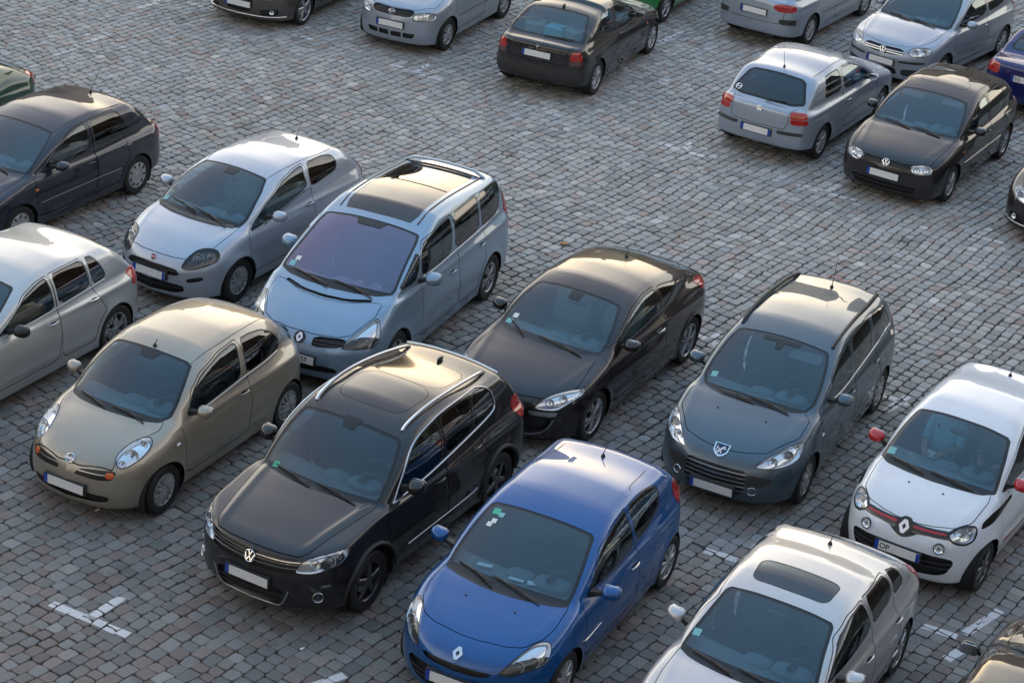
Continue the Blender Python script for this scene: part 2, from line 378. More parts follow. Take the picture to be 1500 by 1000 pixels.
SH['sedan'] = shape(2.65, 1.75, 1.42, .85, .95, .70, .93, .95, .92, .98, .20, 1.335, -1.0, 1.335, -1.65, 1.0,
    bon=[(2.2, .58), (2.1, .70), (1.85, .79), (1.4, .88), (.95, .94), (.5, .92), (0, .93), (-1.2, .99), (-1.9, .99), (-2.3, .95)])
SH['sports'] = shape(2.64, 1.80, 1.40, .88, .85, .70, .92, .95, .92, .98, .20, 1.32, -1.2, 1.32, -1.9, .97)
# ------------------------------------------------------------------ materials
def newmat(name):
    m = bpy.data.materials.new(name); m.use_nodes = True; nt = m.node_tree; nt.nodes.clear()
    out = nt.nodes.new('ShaderNodeOutputMaterial'); return m, nt, out
def princ(nt, **kw):
    b = nt.nodes.new('ShaderNodeBsdfPrincipled')
    for k, v in kw.items():
        i = b.inputs[k.replace('_', ' ')]
        i.default_value = (*v, 1) if isinstance(v, tuple) and len(v) == 3 else v
    return b
def noise(nt, scale, detail=3, rough=.55, coord='Object'):
    tc = nt.nodes.new('ShaderNodeTexCoord'); n = nt.nodes.new('ShaderNodeTexNoise')
    n.inputs['Scale'].default_value = scale; n.inputs['Detail'].default_value = detail; n.inputs['Roughness'].default_value = rough
    nt.links.new(tc.outputs[coord], n.inputs['Vector']); return n
def ramp(nt, src, p0, p1, c0=(0, 0, 0), c1=(1, 1, 1)):
    r = nt.nodes.new('ShaderNodeValToRGB'); e = r.color_ramp.elements
    e[0].position = p0; e[1].position = p1; e[0].color = (*c0, 1); e[1].color = (*c1, 1)
    nt.links.new(src, r.inputs['Fac']); return r
def mixc(nt, fac, a, b):
    m = nt.nodes.new('ShaderNodeMix'); m.data_type = 'RGBA'
    for s, v in ((6, a), (7, b)):
        if isinstance(v, tuple): m.inputs[s].default_value = (*v, 1)
        else: nt.links.new(v, m.inputs[s])
    if isinstance(fac, (int, float)): m.inputs[0].default_value = fac
    else: nt.links.new(fac, m.inputs[0])
    return m.outputs[2]
def simple(name, col, rough=.5, metal=0., coat=0., spec=.5, var=.0, vscale=8):
    m, nt, out = newmat(name); b = princ(nt, Base_Color=col, Roughness=rough, Metallic=metal, Coat_Weight=coat, Coat_Roughness=.04)
    b.inputs['Specular IOR Level'].default_value = spec
    if var:
        n = noise(nt, vscale); r = ramp(nt, n.outputs['Fac'], .3, .7)
        nt.links.new(mixc(nt, r.outputs[0], tuple(c*(1-var) for c in col), tuple(min(1, c*(1+var)) for c in col)), b.inputs['Base Color'])
    nt.links.new(b.outputs[0], out.inputs[0]); return m
def paint(name, col, metal=.55, rough=.42, dust=.10, flake=.12, coat=1.0):
    """car paint: metallic flakes under a clear coat, a little road dust; grey lining on the inside of the shell"""
    m, nt, out = newmat(name); L = nt.links
    b = princ(nt, Base_Color=col, Roughness=rough, Metallic=metal, Coat_Weight=coat, Coat_Roughness=.025)
    b.inputs['Coat IOR'].default_value = 1.55; b.inputs['Specular IOR Level'].default_value = .25
    n = noise(nt, 900, 1); f = ramp(nt, n.outputs['Fac'], .35, .65)
    c1 = mixc(nt, f.outputs[0], tuple(c*(1-flake) for c in col), tuple(min(1, c*(1+flake)) for c in col))
    d = noise(nt, 5, 5, .65); dr = ramp(nt, d.outputs['Fac'], .45, .8)
    mu = nt.nodes.new('ShaderNodeMath'); mu.operation = 'MULTIPLY'; mu.inputs[1].default_value = dust; L.new(dr.outputs[0], mu.inputs[0])
    sp = noise(nt, 70, 2, .5); spr = ramp(nt, sp.outputs['Fac'], .70, .74); ms = nt.nodes.new('ShaderNodeMath'); ms.operation = 'MULTIPLY'; ms.inputs[1].default_value = min(.35, dust*3.5); L.new(spr.outputs[0], ms.inputs[0])
    mm = nt.nodes.new('ShaderNodeMath'); mm.operation = 'MAXIMUM'; L.new(mu.outputs[0], mm.inputs[0]); L.new(ms.outputs[0], mm.inputs[1])
    L.new(mixc(nt, mm.outputs[0], c1, (.17, .17, .18)), b.inputs['Base Color'])
    # faint film of grime breaks up the gloss
    g = noise(nt, 14, 4, .6); gr = ramp(nt, g.outputs['Fac'], .4, .75, (.012, .012, .012), (.045, .045, .045)); L.new(gr.outputs[0], b.inputs['Coat Roughness'])
    inner = princ(nt, Base_Color=(.045, .045, .048), Roughness=.85)
    geo = nt.nodes.new('ShaderNodeNewGeometry'); mx = nt.nodes.new('ShaderNodeMixShader')
    L.new(geo.outputs['Backfacing'], mx.inputs[0]); L.new(b.outputs[0], mx.inputs[1]); L.new(inner.outputs[0], mx.inputs[2])
    L.new(mx.outputs[0], out.inputs[0]); return m
def glass(name, tint=(.72, .78, .76), refl=1.0, gl=(1, 1, 1), ior=1.62):
    m, nt, out = newmat(name); L = nt.links
    t = nt.nodes.new('ShaderNodeBsdfTransparent'); t.inputs[0].default_value = (*tint, 1)
    g = nt.nodes.new('ShaderNodeBsdfGlossy'); g.inputs['Roughness'].default_value = .01; g.inputs['Color'].default_value = (*gl, 1)
    fr = nt.nodes.new('ShaderNodeFresnel'); fr.inputs['IOR'].default_value = ior
    lw = nt.nodes.new('ShaderNodeMath'); lw.operation = 'MULTIPLY'; lw.inputs[1].default_value = refl; lw.use_clamp = True
    geo = nt.nodes.new('ShaderNodeNewGeometry'); ab = nt.nodes.new('ShaderNodeMath'); ab.operation = 'SUBTRACT'; ab.inputs[0].default_value = 1.0
    L.new(geo.outputs['Backfacing'], ab.inputs[1])
    L.new(fr.outputs[0], lw.inputs[0]); mul = nt.nodes.new('ShaderNodeMath'); mul.operation = 'MULTIPLY'
    L.new(lw.outputs[0], mul.inputs[0]); L.new(ab.outputs[0], mul.inputs[1])
    mx = nt.nodes.new('ShaderNodeMixShader'); L.new(mul.outputs[0], mx.inputs[0]); L.new(t.outputs[0], mx.inputs[1]); L.new(g.outputs[0], mx.inputs[2])
    L.new(mx.outputs[0], out.inputs[0]); return m
M = {}
M['glass'] = glass('window glass', (.42, .59, .68), 1.6, (.84, .95, 1))
M['dkglass'] = glass('dark tinted glass', (.10, .12, .12), 1.3)
M['violet'] = glass('violet coated glass', (.55, .52, .66), 3.0, (.86, .78, 1.0))
M['lens'] = glass('clear lamp lens', (.93, .95, .96), 1.0, (1, 1, 1), 1.5)
M['black'] = simple('black trim', (.012, .012, .013), .35)
M['gloss'] = simple('gloss black trim', (.008, .008, .009), .12, coat=.6)
M['plastic'] = simple('black plastic', (.022, .022, .023), .55, var=.25, vscale=30)
M['grey_plastic'] = simple('weathered grey plastic', (.10, .098, .095), .7, var=.25, vscale=25)
M['under'] = simple('underside', (.012, .012, .012), .9)
M['rubber'] = simple('tyre rubber', (.010, .010, .010), .8, var=.35, vscale=12)
M['chrome'] = simple('chrome', (.75, .76, .78), .10, 1.0)
M['satin'] = simple('satin aluminium', (.62, .63, .64), .30, 1.0)
M['bowl'] = simple('lamp reflector', (.86, .88, .91), .14, .75)
M['bowl_dark'] = simple('dark lamp housing', (.05, .052, .056), .25, .3)
M['alloy'] = simple('wheel alloy', (.42, .43, .45), .32, .85, var=.12, vscale=9)
M['cap'] = simple('wheel cover', (.40, .41, .42), .38, .55, var=.15, vscale=9)
M['dark_alloy'] = simple('dark wheel alloy', (.12, .12, .125), .3, .85)
M['dark'] = simple('shadowed metal', (.018, .017, .017), .7, .2)
M['red'] = simple('red lamp plastic', (.36, .014, .010), .12, 0, .8, var=.2, vscale=40)
M['orange'] = simple('orange lamp plastic', (.55, .10, .015), .12, 0, .8)
M['orange_red'] = simple('orange red lamp plastic', (.40, .035, .012), .12, 0, .8)
M['smoke'] = simple('smoked lamp plastic', (.10, .05, .05), .15, .1, .8)
M['plate'] = simple('plate white', (.74, .74, .73), .35, var=.06, vscale=30)
M['blue_band'] = simple('plate blue', (.015, .06, .36), .35)
M['ink'] = simple('plate lettering', (.01, .01, .012), .5)
M['cloth'] = simple('seat cloth', (.030, .030, .033), .9, var=.25, vscale=14)
M['cloth2'] = simple('light seat cloth', (.24, .215, .16), .9, var=.2, vscale=14)
M['dash'] = simple('dashboard plastic', (.14, .155, .16), .7, var=.15, vscale=10)
M['lining'] = simple('cabin lining', (.12, .12, .12), .9)
M['paper'] = simple('paper', (.72, .74, .73), .7)
M['green'] = simple('green sticker', (.05, .42, .26), .5)
M['teal'] = simple('teal sticker', (.17, .44, .45), .5)
M['white'] = simple('white enamel', (.78, .79, .80), .25)
M['badge_red'] = simple('red enamel', (.30, .015, .03), .25)
M['badge_blue'] = simple('blue enamel', (.010, .025, .09), .25)
M['redpaint'] = paint('red paint', (.42, .012, .016), .0, .3, .03)
# ------------------------------------------------------------------ car assembly
def half(p):
    """close an outline given for the left half (y >= 0) across the centre line"""
    p = [q for q in p]; a = np.array(p, float); b = a[::-1].copy(); b[:, 0] *= -1
    if abs(a[0, 0]) < .03: a[0, 0] = 0; b = b[:-1]
    if abs(a[-1, 0]) < .03: a[-1, 0] = 0; b = b[1:]
    return np.concatenate([a, b])
def half_y(p):                                  # the same for (x, y) outlines
    a = np.array(p, float); return half(a[:, ::-1])[:, ::-1]
def offs(poly, d):
    """move a closed outline inwards by d"""
    p = np.asarray(poly, float); A = .5*np.sum(p[:, 0]*np.roll(p[:, 1], -1) - np.roll(p[:, 0], -1)*p[:, 1]); s = 1 if A > 0 else -1
    e = np.roll(p, -1, 0) - p; n = np.stack([-e[:, 1], e[:, 0]], 1)*s; n /= np.maximum(np.linalg.norm(n, axis=1, keepdims=True), 1e-9)
    v = n + np.roll(n, 1, 0); v /= np.maximum((v*v).sum(1, keepdims=True)/2, .35); return p + v*d
def largest(V, Q):
    """biggest connected piece of a mesh"""
    lab = np.arange(len(V)); q = np.where(Q < 0, Q[:, :1], Q)
    while True:
        m = lab[q].min(1); new = lab.copy(); np.minimum.at(new, q.ravel(), np.repeat(m, 4))
        if (new == lab).all(): break
        lab = new
    fl = lab[q[:, 0]]; u, c = np.unique(fl, return_counts=True); return compact(V, Q[fl == u[c.argmax()]])
MIR = np.array([1., -1., 1.])
class Car:
    def __init__(s, kind, pose, paintmat, label, h=.02, name='parked_car', cat='car', group=None, shape_kw=None):
        s.c = dict(SH[kind]); s.c.update(shape_kw or {}); s.b = Body(s.c); s.h = h; s.paint = paintmat; s.W2 = s.c['W']/2; s.wb = s.c['wb']
        s.X = s.wb/2 + s.c['fo']; s.Rr = -s.wb/2 - s.c['ro']
        r = bpy.data.objects.new(name, None); COL.objects.link(r); r.empty_display_size = .3
        r.location = (pose[0], pose[1], 0); r.rotation_euler = (0, 0, math.radians(pose[2]))
        r['label'] = label; r['category'] = cat; r['group'] = group or 'cars parked on the cobbled square'; s.root = r
        s.V, s.Q = s.b.mesh(h)
        for xw in (s.wb/2, -s.wb/2):                   # wheel openings, cut exactly round
            s.V, s.Q = clip(s.V, s.Q, lambda P: np.where((np.abs(P[:, 1]) > s.W2 - .27), np.hypot(P[:, 0]-xw, P[:, 2]-s.c['rt']) - s.c['Ra'], 1.))
        x0, z0 = s.b.wp; s.fW = Frame((0, 1, 0), (-s.b.wn[1], 0, s.b.wn[0]), (x0, 0, z0))
        x0, z0 = s.b.rp; s.fR = Frame((0, -1, 0), (s.b.rn[1], 0, -s.b.rn[0]), (x0, 0, z0))
        s.fS = Frame((-1, 0, 0), (0, 0, 1)); s.fF = fr_front(); s.fB = fr_rear(); s.fT = fr_top(); s.fH = fr_diag(math.radians(35), math.radians(25)); s.fTL = fr_diag(math.radians(145), math.radians(10))
    # -- carving
    def distf(s, fr, poly, sel, fair=False):
        poly = np.asarray(poly, float)
        lo = poly.min(0) - .08; hi = poly.max(0) + .08
        def d(P):
            uv = fr.uv(P); m = sel(P) & (uv > lo).all(1) & (uv < hi).all(1); r = np.full(len(P), 1.)
            if m.any():
                sd = polysd(uv[m], poly)
                nr = np.nonzero(np.abs(sd) < .02)[0] if fair else []
                if len(nr):                             # joint widths are measured on the surface, not in the view
                    nn = s.b.normals(P[m][nr]); sd[nr] /= np.clip(np.abs(nn @ fr.w), .22, 1)
                r[m] = sd
            return r
        return d
    def sel(s, kind):
        wb, W2 = s.wb, s.W2
        return {'W': lambda P: (np.abs((P - s.fW.o) @ s.fW.w) < .30) & (P[:, 2] > s.b.wp[1]-.25),
                'R': lambda P: (np.abs((P - s.fR.o) @ s.fR.w) < .30) & (P[:, 2] > s.b.rp[1]-.25),
                'S': lambda P: P[:, 1] > .38, 'F': lambda P: P[:, 0] > s.X - .42, 'B': lambda P: P[:, 0] < s.Rr + .26,
                'T': lambda P: P[:, 2] > .5, 'H': lambda P: (P[:, 0] > wb/2 - .15) & (P[:, 1] > .05), 'L': lambda P: (P[:, 0] < -wb/2 + .05) & (P[:, 1] > .05)}[kind]
    def frame(s, k): return {'W': s.fW, 'R': s.fR, 'S': s.fS, 'F': s.fF, 'B': s.fB, 'T': s.fT, 'H': s.fH, 'L': s.fTL}[k]
    def poly(s, k, p):
        p = np.array(p, float)
        if k == 'S': p[:, 0] *= -1
        if k == 'B': p[:, 0] *= -1
        return p
    def dfun(s, k, p, both=True, sm=2, q=.2, fair=False):
        p = s.poly(k, p)
        if sm: p = chaikin(p, sm, q)
        d = s.distf(s.frame(k), p, s.sel(k), fair)
        if k in 'SHL' or (both and k in 'F_B_'):
            if both: return (lambda P: np.minimum(d(P), d(P*MIR))), d
        return d, d
    def cut(s, k, p, gap=0., both=True, sm=2, q=.2):
        """cut an outline out of the shell and return the cut-out (V, Q, dist)"""
        dd, d1 = s.dfun(k, p, both, sm, q, gap > 0 and k == 'S')
        pv, pq = clip(s.V, s.Q, lambda P: -dd(P) - gap/2)
        s.V, s.Q = clip(s.V, s.Q, lambda P: dd(P) - gap/2)
        return pv, pq, dd
    def fin(s, V, Q, off=0.):
        V = s.b.project(V, 1) if len(V) else V; N = s.b.normals(V)
        return V + N*off, Q, N
    def sides(s, V, Q):
        """split a mirrored pair into left and right pieces"""
        r = []
        for sg in (1, -1):
            q = np.where(Q < 0, Q[:, :1], Q); m = (V[q][:, :, 1].mean(1)*sg) > 0
            if m.any(): r.append((sg,) + compact(V, Q[m]))
        return r
    def put(s, name, V, Q, mats, parent=None, off=0., fm=None, skirt=0., **kw):
        if len(V):
            V, Q, ok = weld(V, Q); Q = Q[ok]; fm = fm[ok] if fm is not None else None
        V, Q, N = s.fin(V, Q, off)
        if skirt:
            B = boundary(Q); ids = sorted({i for e in B for i in e}); mp = {i: len(V) + j for j, i in enumerate(ids)}; ids = np.array(ids)
            V2 = V[ids] - N[ids]*skirt
            sq = np.array([[b, a, mp[a], mp[b]] for a, b in B], np.int64)
            # the rim gets its own vertices so that it shades flat
            base = len(V) + len(V2); rim = np.array([[base + 4*i + j for j in range(4)] for i in range(len(sq))])
            AV = np.concatenate([V, V2]); RV = AV[sq].reshape(-1, 3); e1 = RV.reshape(-1, 4, 3); fn = np.cross(e1[:, 1]-e1[:, 0], e1[:, 2]-e1[:, 0]); fn /= np.maximum(np.linalg.norm(fn, axis=1, keepdims=True), 1e-9)
            V = np.concatenate([V, V2, RV]); N = np.concatenate([N, N[ids], np.repeat(fn, 4, 0)]); nf = len(Q); Q = np.concatenate([Q, rim])
            if fm is not None: fm = np.concatenate([fm, np.zeros(len(sq), int)])
        return mesh_obj(name, V, Q, mats, parent or s.root, fm, N, **kw)
    # -- glazing
    def glazing(s, k, p, name, rim=.02, mat=None, inner=None, both=True, off=-.004, sm=2, q=.2, rimmat=None):
        V, Q, dd = s.cut(k, p, 0, both, sm, q)
        if inner is not None: di, _ = s.dfun(k, inner, both, sm, q)
        else: di = lambda P: dd(P) + rim
        r = []
        for sg, v, qd in (s.sides(V, Q) if k in 'SHL' else [(1, V, Q)]):
            v1, q1 = clip(v, qd, lambda P: -di(P)); v2, q2 = clip(v, qd, lambda P: di(P))
            n = len(v1); q2s = np.where(q2 >= 0, q2 + n, -1)
            o = s.put(name, np.concatenate([v1, v2]), np.concatenate([q1, q2s]), [mat or M['glass'], rimmat or M['black']], off=off, fm=np.concatenate([np.zeros(len(q1), int), np.ones(len(q2), int)]))
            r.append(o)
        return r
    def panel(s, k, p, name, gap=.008, both=True, mat=None, off=0., sm=1, q=.15, parent=None, skirt=.012):
        V, Q, dd = s.cut(k, p, gap, both, sm, q)
        return [s.put(name, v, qd, mat or s.paint, off=off, parent=parent, skirt=skirt) for sg, v, qd in (s.sides(V, Q) if k in 'SHL' else [(1, V, Q)])]
    def seam(s, k, line, w=.006, both=True):
        """open joint along a polyline"""
        line = s.poly(k, line); d = offset_line(line, w/2)
        dd, _ = s.dfun_raw(k, d, both); s.V, s.Q = clip(s.V, s.Q, dd)
    def dfun_raw(s, k, p, both):
        d = s.distf(s.frame(k), p, s.sel(k))
        return ((lambda P: np.minimum(d(P), d(P*MIR))) if both else d), d
    def grille(s, k, p, name='grille', depth=.035, bars=(), bt=.010, barmat='plastic', back='black', both=True, sm=1, q=.18, parent=None, tilt=None, vbars=()):
        V, Q, dd = s.cut(k, p, 0, both, sm, q); r = []
        for sg, v, qd in (s.sides(V, Q) if k in 'HL' or np.abs(np.asarray(p)[:, 0]).min() > .01 and (np.asarray(p)[:, 0] > 0).all() else [(1, V, Q)]):
            o = s.put(name, v, qd, M[back], off=-depth, parent=parent); rim = s.rimwall(v, qd, depth)
            mesh_obj('grille_surround', *rim, M['black'], o); r.append(o)
            for zb in bars:
                zf = zb if callable(zb) else (lambda P, zb=zb: P[:, 2] - zb)
                a, b = clip(v, qd, lambda P: zf(P) + bt); a, b = clip(a, b, lambda P: bt - zf(P)) if len(b) else (a, b)
                if len(b): s.put('grille_bar', a, b, M[barmat], parent=o, off=-.004, skirt=.012)
        return r
    def rimwall(s, V, Q, depth):
        V, Q, N = s.fin(V, Q); B = boundary(Q); n = len(V); W = np.concatenate([V, V - N*depth]); F = np.array([[a, b, b+n, a+n] for a, b in B]); return compact(W, F)
    def lamp(s, p, lamps=(), depth=.05, back='bowl', rim='black', k='H', name='headlight', extra=None, rimw=.010, dark=None):
        """recessed lamp: reflector tray, bowls and a clear cover"""
        V, Q, dd = s.cut(k, p, 0, True, 2, .2); r = []; fr = s.frame(k)
        for sg, v, qd in s.sides(V, Q):
            v, qd = largest(v, qd)
            tray = s.put(name, v, qd, M[back], off=-depth)
            mesh_obj('lamp_wall', *s.rimwall(v, qd, depth), M[back], tray)
            q = MIR if sg < 0 else np.ones(3)
            for (u, vv, rad, st) in lamps:
                P = s.b.cast(fr.pt([(u, vv)], 3.0), -fr.w[None]); c = P[0] - s.b.normals(P)[0]*(depth*.55)
                ax = np.array([.86, .30, .18]) if k == 'H' else np.array([-.9, .3, .1]); ax /= np.linalg.norm(ax)
                mb = MB(); prof = [(rad, .0), (rad*1.0, .006), (rad*.93, .006), (rad*.80, -.014), (rad*.5, -.03), (.001, -.036)]
                mb.lathe(prof, 20, 2)
                if st == 'p': mb.lathe([(rad*.62, -.01), (rad*.58, .012), (rad*.40, .026), (.001, .032)], 18, 2, m=1)
                if st == 'b': mb.lathe([(rad*.2, -.03), (rad*.2, .0), (.001, .006)], 12, 2, m=1)
                o = mb.build('reflector_bowl', [M['bowl'], M['lens_dark']], tray)
                w = ax; uu = np.cross((0, 0, 1), w); uu /= np.linalg.norm(uu); v2 = np.cross(w, uu)
                R = np.stack([uu, v2, w], 1); pts = np.array([x.co[:] for x in o.data.vertices]) @ R.T + c
                pts = pts*q; o.data.vertices.foreach_set('co', pts.astype(f32).ravel())
                if sg < 0: o.data.flip_normals()
                o.data.update()
            if dark is not None:
                dk, _ = s.dfun(k, dark, True); a, b = clip(v, qd, lambda P: -dk(P))
                if len(b): s.put('lamp_bezel', a, b, M['bowl_dark'], parent=tray, off=-depth*.45)
            a, b = clip(v, qd, lambda P: -dd(P) - rimw); a2, b2 = clip(v, qd, lambda P: dd(P) + rimw)
            s.put('lamp_cover', np.concatenate([a, a2]), np.concatenate([b, np.where(b2 >= 0, b2+len(a), -1)]), [M['lens'], M[rim]], parent=tray, off=.003, fm=np.concatenate([np.zeros(len(b), int), np.ones(len(b2), int)]), skirt=.008)
            r.append(tray)
        return r
    def patch(s, k, p, name, mat, off=.004, both=True, sm=1, q=.15, skirt=.006, parent=None, cutout=True):
        V, Q, dd = s.cut(k, p, 0, both, sm, q)
        return [s.put(name, v, qd, mat, off=off, skirt=skirt + off if skirt else 0, parent=parent) for sg, v, qd in (s.sides(V, Q) if k in 'SHL' or (both and k in 'FB') else [(1, V, Q)]) if len(qd)]
    # -- placing things on the surface
    def hit(s, k, uv):
        fr = s.frame(k); p = s.poly(k, [uv]); P = s.b.cast(fr.pt(p, 3.0), -fr.w[None]); return P[0], s.b.normals(P)[0]
    def orient(s, o, P, N, up=(0, 0, 1), off=0.):
        """local z along N, local y towards up"""
        N = np.array(N)/np.linalg.norm(N); x = np.cross(up, N); x /= np.linalg.norm(x); y = np.cross(N, x)
        o.matrix_local = Matrix([[x[0], y[0], N[0], P[0]+N[0]*off], [x[1], y[1], N[1], P[1]+N[1]*off], [x[2], y[2], N[2], P[2]+N[2]*off], [0, 0, 0, 1]]); return o
    def plate(s, z, rear=False, text=None, y=0., tilt=True, w=.52, end=False):
        P, N = s.hit('B' if rear else 'F', (y, z)); N = np.array([N[0], 0, N[2]*.5]); mb = MB()
        mb.loft([[(sx*(w/2+.012), sy*.062, zz) for sx, sy in ((-1, -1), (1, -1), (1, 1), (-1, 1))] for zz in (-.05, .006)])
        o = mb.build('number_plate', M['plastic'], s.root, smooth=False); s.orient(o, P, N, off=.012)
        def slab(nm, x0, x1, m, z0=.006, z1=.010, y0=-.052, y1=.052):
            q = MB(); q.loft([[(x0, y0, zz), (x1, y0, zz), (x1, y1, zz), (x0, y1, zz)] for zz in (z0, z1)]); return q.build(nm, m, o, smooth=False)
        slab('plate_face', -w/2+.045, w/2, M['plate']); slab('plate_band', -w/2, -w/2+.045, M['blue_band'])
        if end: slab('plate_band', w/2-.042, w/2, M['blue_band'], .0102, .0112)
        if text:
            for t, tx in text: s.text(t, .088, o, 'plate_lettering', M['ink'], (tx, -.031, .0103))
        return o
    def text(s, t, size, parent, name, m, loc):
        cu = bpy.data.curves.new(name, 'FONT'); cu.body = t; cu.size = size; cu.extrude = .0006; cu.offset = .0012
        to = bpy.data.objects.new(name, cu); COL.objects.link(to); bpy.context.view_layer.update()
        me = bpy.data.meshes.new_from_object(to.evaluated_get(bpy.context.evaluated_depsgraph_get())); bpy.data.objects.remove(to)
        o = bpy.data.objects.new(name, me); COL.objects.link(o); me.materials.append(m); o.parent = parent; o.location = loc; return o
    def badge(s, kind, k, uv, size, off=.002):
        P, N = s.hit(k, uv); o = make_badge(kind, size, s.root); return s.orient(o, P, N, off=off)
    def disc(s, k, uv, r, name='fog_light', ring='chrome', face='bowl'):
        for sg in (1, -1):
            P, N = s.hit(k, uv); n = np.array([N[0], N[1]*.8, N[2]*.8]); mb = MB()
            mb.lathe([(r*1.12, -.03), (r*1.12, .002), (r*1.06, .006), (r*1.0, .003), (r*.96, -.006)], 24, 2, m=0)
            mb.lathe([(r*.96, -.004), (r*.7, -.018), (r*.3, -.024), (.001, -.026)], 24, 2, m=1)
            mb.lathe([(r*.30, -.022), (r*.28, -.008), (.001, -.004)], 14, 2, m=2)
            o = mb.build(name, [M[ring], M[face], M['lens_dark']], s.root)
            s.orient(o, P*(MIR if sg < 0 else 1), n*(MIR if sg < 0 else 1), off=.014)
    def handle(s, uv, mat=None, parent=None, w=.19):
        P0, N0 = s.hit('S', uv)
        for sg in (1, -1):
            P = P0*(1, sg, 1); N = N0*(1, sg, 1); mb = MB()
            x = np.linspace(-w/2, w/2, 9)
            mb.tube([(xx, .0, .030 - .018*abs(xx/(w/2))**3) for xx in x], [.008, .012, .014, .015, .015, .015, .014, .012, .008], 8, 0, flat=.75)
            mb.sup((0, -.004, .0), (w*.6, .055, .008), 3, 1, n=14)  # black oval paints in the shade of the recess behind the grip
            o = mb.build('door_handle', [mat or s.paint, M['black']], parent or s.root); s.orient(o, P, N)
    # -- whole body
    def finish(s, under=None):
        V, Q, N = s.fin(s.V, s.Q); q = np.where(Q < 0, Q[:, :1], Q); C = V[q].mean(1); fn = N[q].mean(1)
        fm = np.zeros(len(Q), int)
        for xw in (s.wb/2, -s.wb/2):
            dx, dz = C[:, 0]-xw, C[:, 2]-s.c['rt']; r = np.hypot(dx, dz)
            fm[(r < s.c['Ra'] + .006) & (np.abs(C[:, 1]) < s.W2 + .02) & ((dx*fn[:, 0] + dz*fn[:, 2] < -.3*r) | (np.abs(C[:, 1]) < s.W2 - .27))] = 1
        fm[(fn[:, 2] < -.75) & (C[:, 2] < .45)] = 1
        for xw in (s.wb/2, -s.wb/2):
            for sg in (1, -1):
                Ra, rt = s.c['Ra'], s.c['rt']; th = np.radians(np.linspace(-38, 218, 40)); mb = MB(); R = []
                ring = np.stack([xw + (Ra+.004)*np.cos(th), np.zeros(40), np.maximum(rt + (Ra+.004)*np.sin(th), .12)], 1)
                for yy in (s.W2 - .045, s.W2 - .30): R.append(ring + np.array([0, sg*yy, 0]))
                mb.loft(R, 0, cap=False, closed=False); n = 40; mb.add(np.concatenate([R[1], [[xw, sg*(s.W2-.30), rt]]]), [[i, i+1, n] for i in range(n-1)])
                mb.build('wheel_arch_liner', M['under'], s.root)
        s.body = mesh_obj('body', V, Q, [s.paint, M['under']], s.root, fm, N); return s.body
    def wheels(s, style, rim, cap='alloy', w=.195):
        rt = s.c['rt']; y = s.W2 - .022 - w/2
        for xw in (s.wb/2, -s.wb/2):
            for sg in (1, -1):
                o = bpy.data.objects.new('wheel', None); COL.objects.link(o); o.parent = s.root; o.location = (xw, sg*y, rt)
                o.rotation_euler = (0, random.uniform(0, 6.28), 0 if sg > 0 else math.pi); o.empty_display_size = .1
                ty, rm = wheel_meshes(rt, rim, w, style, cap)
                for nm, me in (('tyre', ty), ('rim', rm)):
                    c = bpy.data.objects.new(nm, me); COL.objects.link(c); c.parent = o
    def mirror(s, x, y, z, mat=None, d=(.13, .22, .15), lower=None, stalk=.02):
        for sg in (1, -1):
            mb = MB(); a = sg*math.radians(8)
            rot = np.array([[math.cos(a), -math.sin(a), 0], [math.sin(a), math.cos(a), 0], [0, 0, 1]])
            mb.sup((0, 0, 0), d, 3.0, 0, rot, 20)
            o = mb.build('wing_mirror', [mat or s.paint], s.root); o.location = (x, sg*y, z)
            # taper towards the front
            for v in o.data.vertices:
                t = (v.co.x/d[0]+.5); k = 1 - .45*max(0, t)**1.6; v.co.y *= k; v.co.z = v.co.z*k - .01*t
            b = MB(); b.loft([[(.02, -sg*d[1]*.32, -d[2]*.28), (-.03, -sg*d[1]*.32, -d[2]*.28), (-.03, -sg*d[1]*.32, -.005), (.02, -sg*d[1]*.32, -.005)],
                             [(.05, -sg*(d[1]*.5+.09), -d[2]*.62), (-.03, -sg*(d[1]*.5+.09), -d[2]*.62), (-.03, -sg*(d[1]*.5+.09), -d[2]*.15), (.05, -sg*(d[1]*.5+.09), -d[2]*.15)]])
            b.build('mirror_foot', lower or M['plastic'], o)
            g = MB(); g.sup((-d[0]*.47, 0, 0), (.012, d[1]*.84, d[2]*.80), 4, 0, rot, 16); g.build('mirror_glass', M['chrome'], o)
    def wipers(s, segs=None, r=.009):
        for (a, b) in segs or [((-.52, .16), (-.05, .045)), ((.0, .12), (.46, .03))]:
            pts = []
            for t in np.linspace(0, 1, 7):
                uv = (a[0]+(b[0]-a[0])*t, a[1]+(b[1]-a[1])*t); P, N = s.hit('W', uv); pts.append(P + N*.018)
            mb = MB(); mb.tube(pts, [r*.6] + [r]*5 + [r*.7], 6)
            P, N = s.hit('W', (b[0]+.03, max(.0, b[1]-.05))); mb.tube([P + N*.01, (np.array(pts[3])+N*.012)], .007, 6)
            mb.build('wiper', M['black'], s.root)
    def aerial(s, x, l=.32, lean=.5, y=0., fin=False):
        P, N = s.hit('T', (x, y)); mb = MB()
        if fin: mb.sup((0, 0, .02), (.13, .035, .055), 2.2)
        else:
            mb.lathe([(.024, 0), (.022, .012), (.012, .03), (.007, .04)], 12, 2)
            mb.tube([(0, 0, .03), (-.045*lean, 0, .07), (-l*math.sin(lean), 0, l*math.cos(lean))], [.006, .0045, .0022], 6)
        o = mb.build('aerial', M['black'], s.root); o.location = P
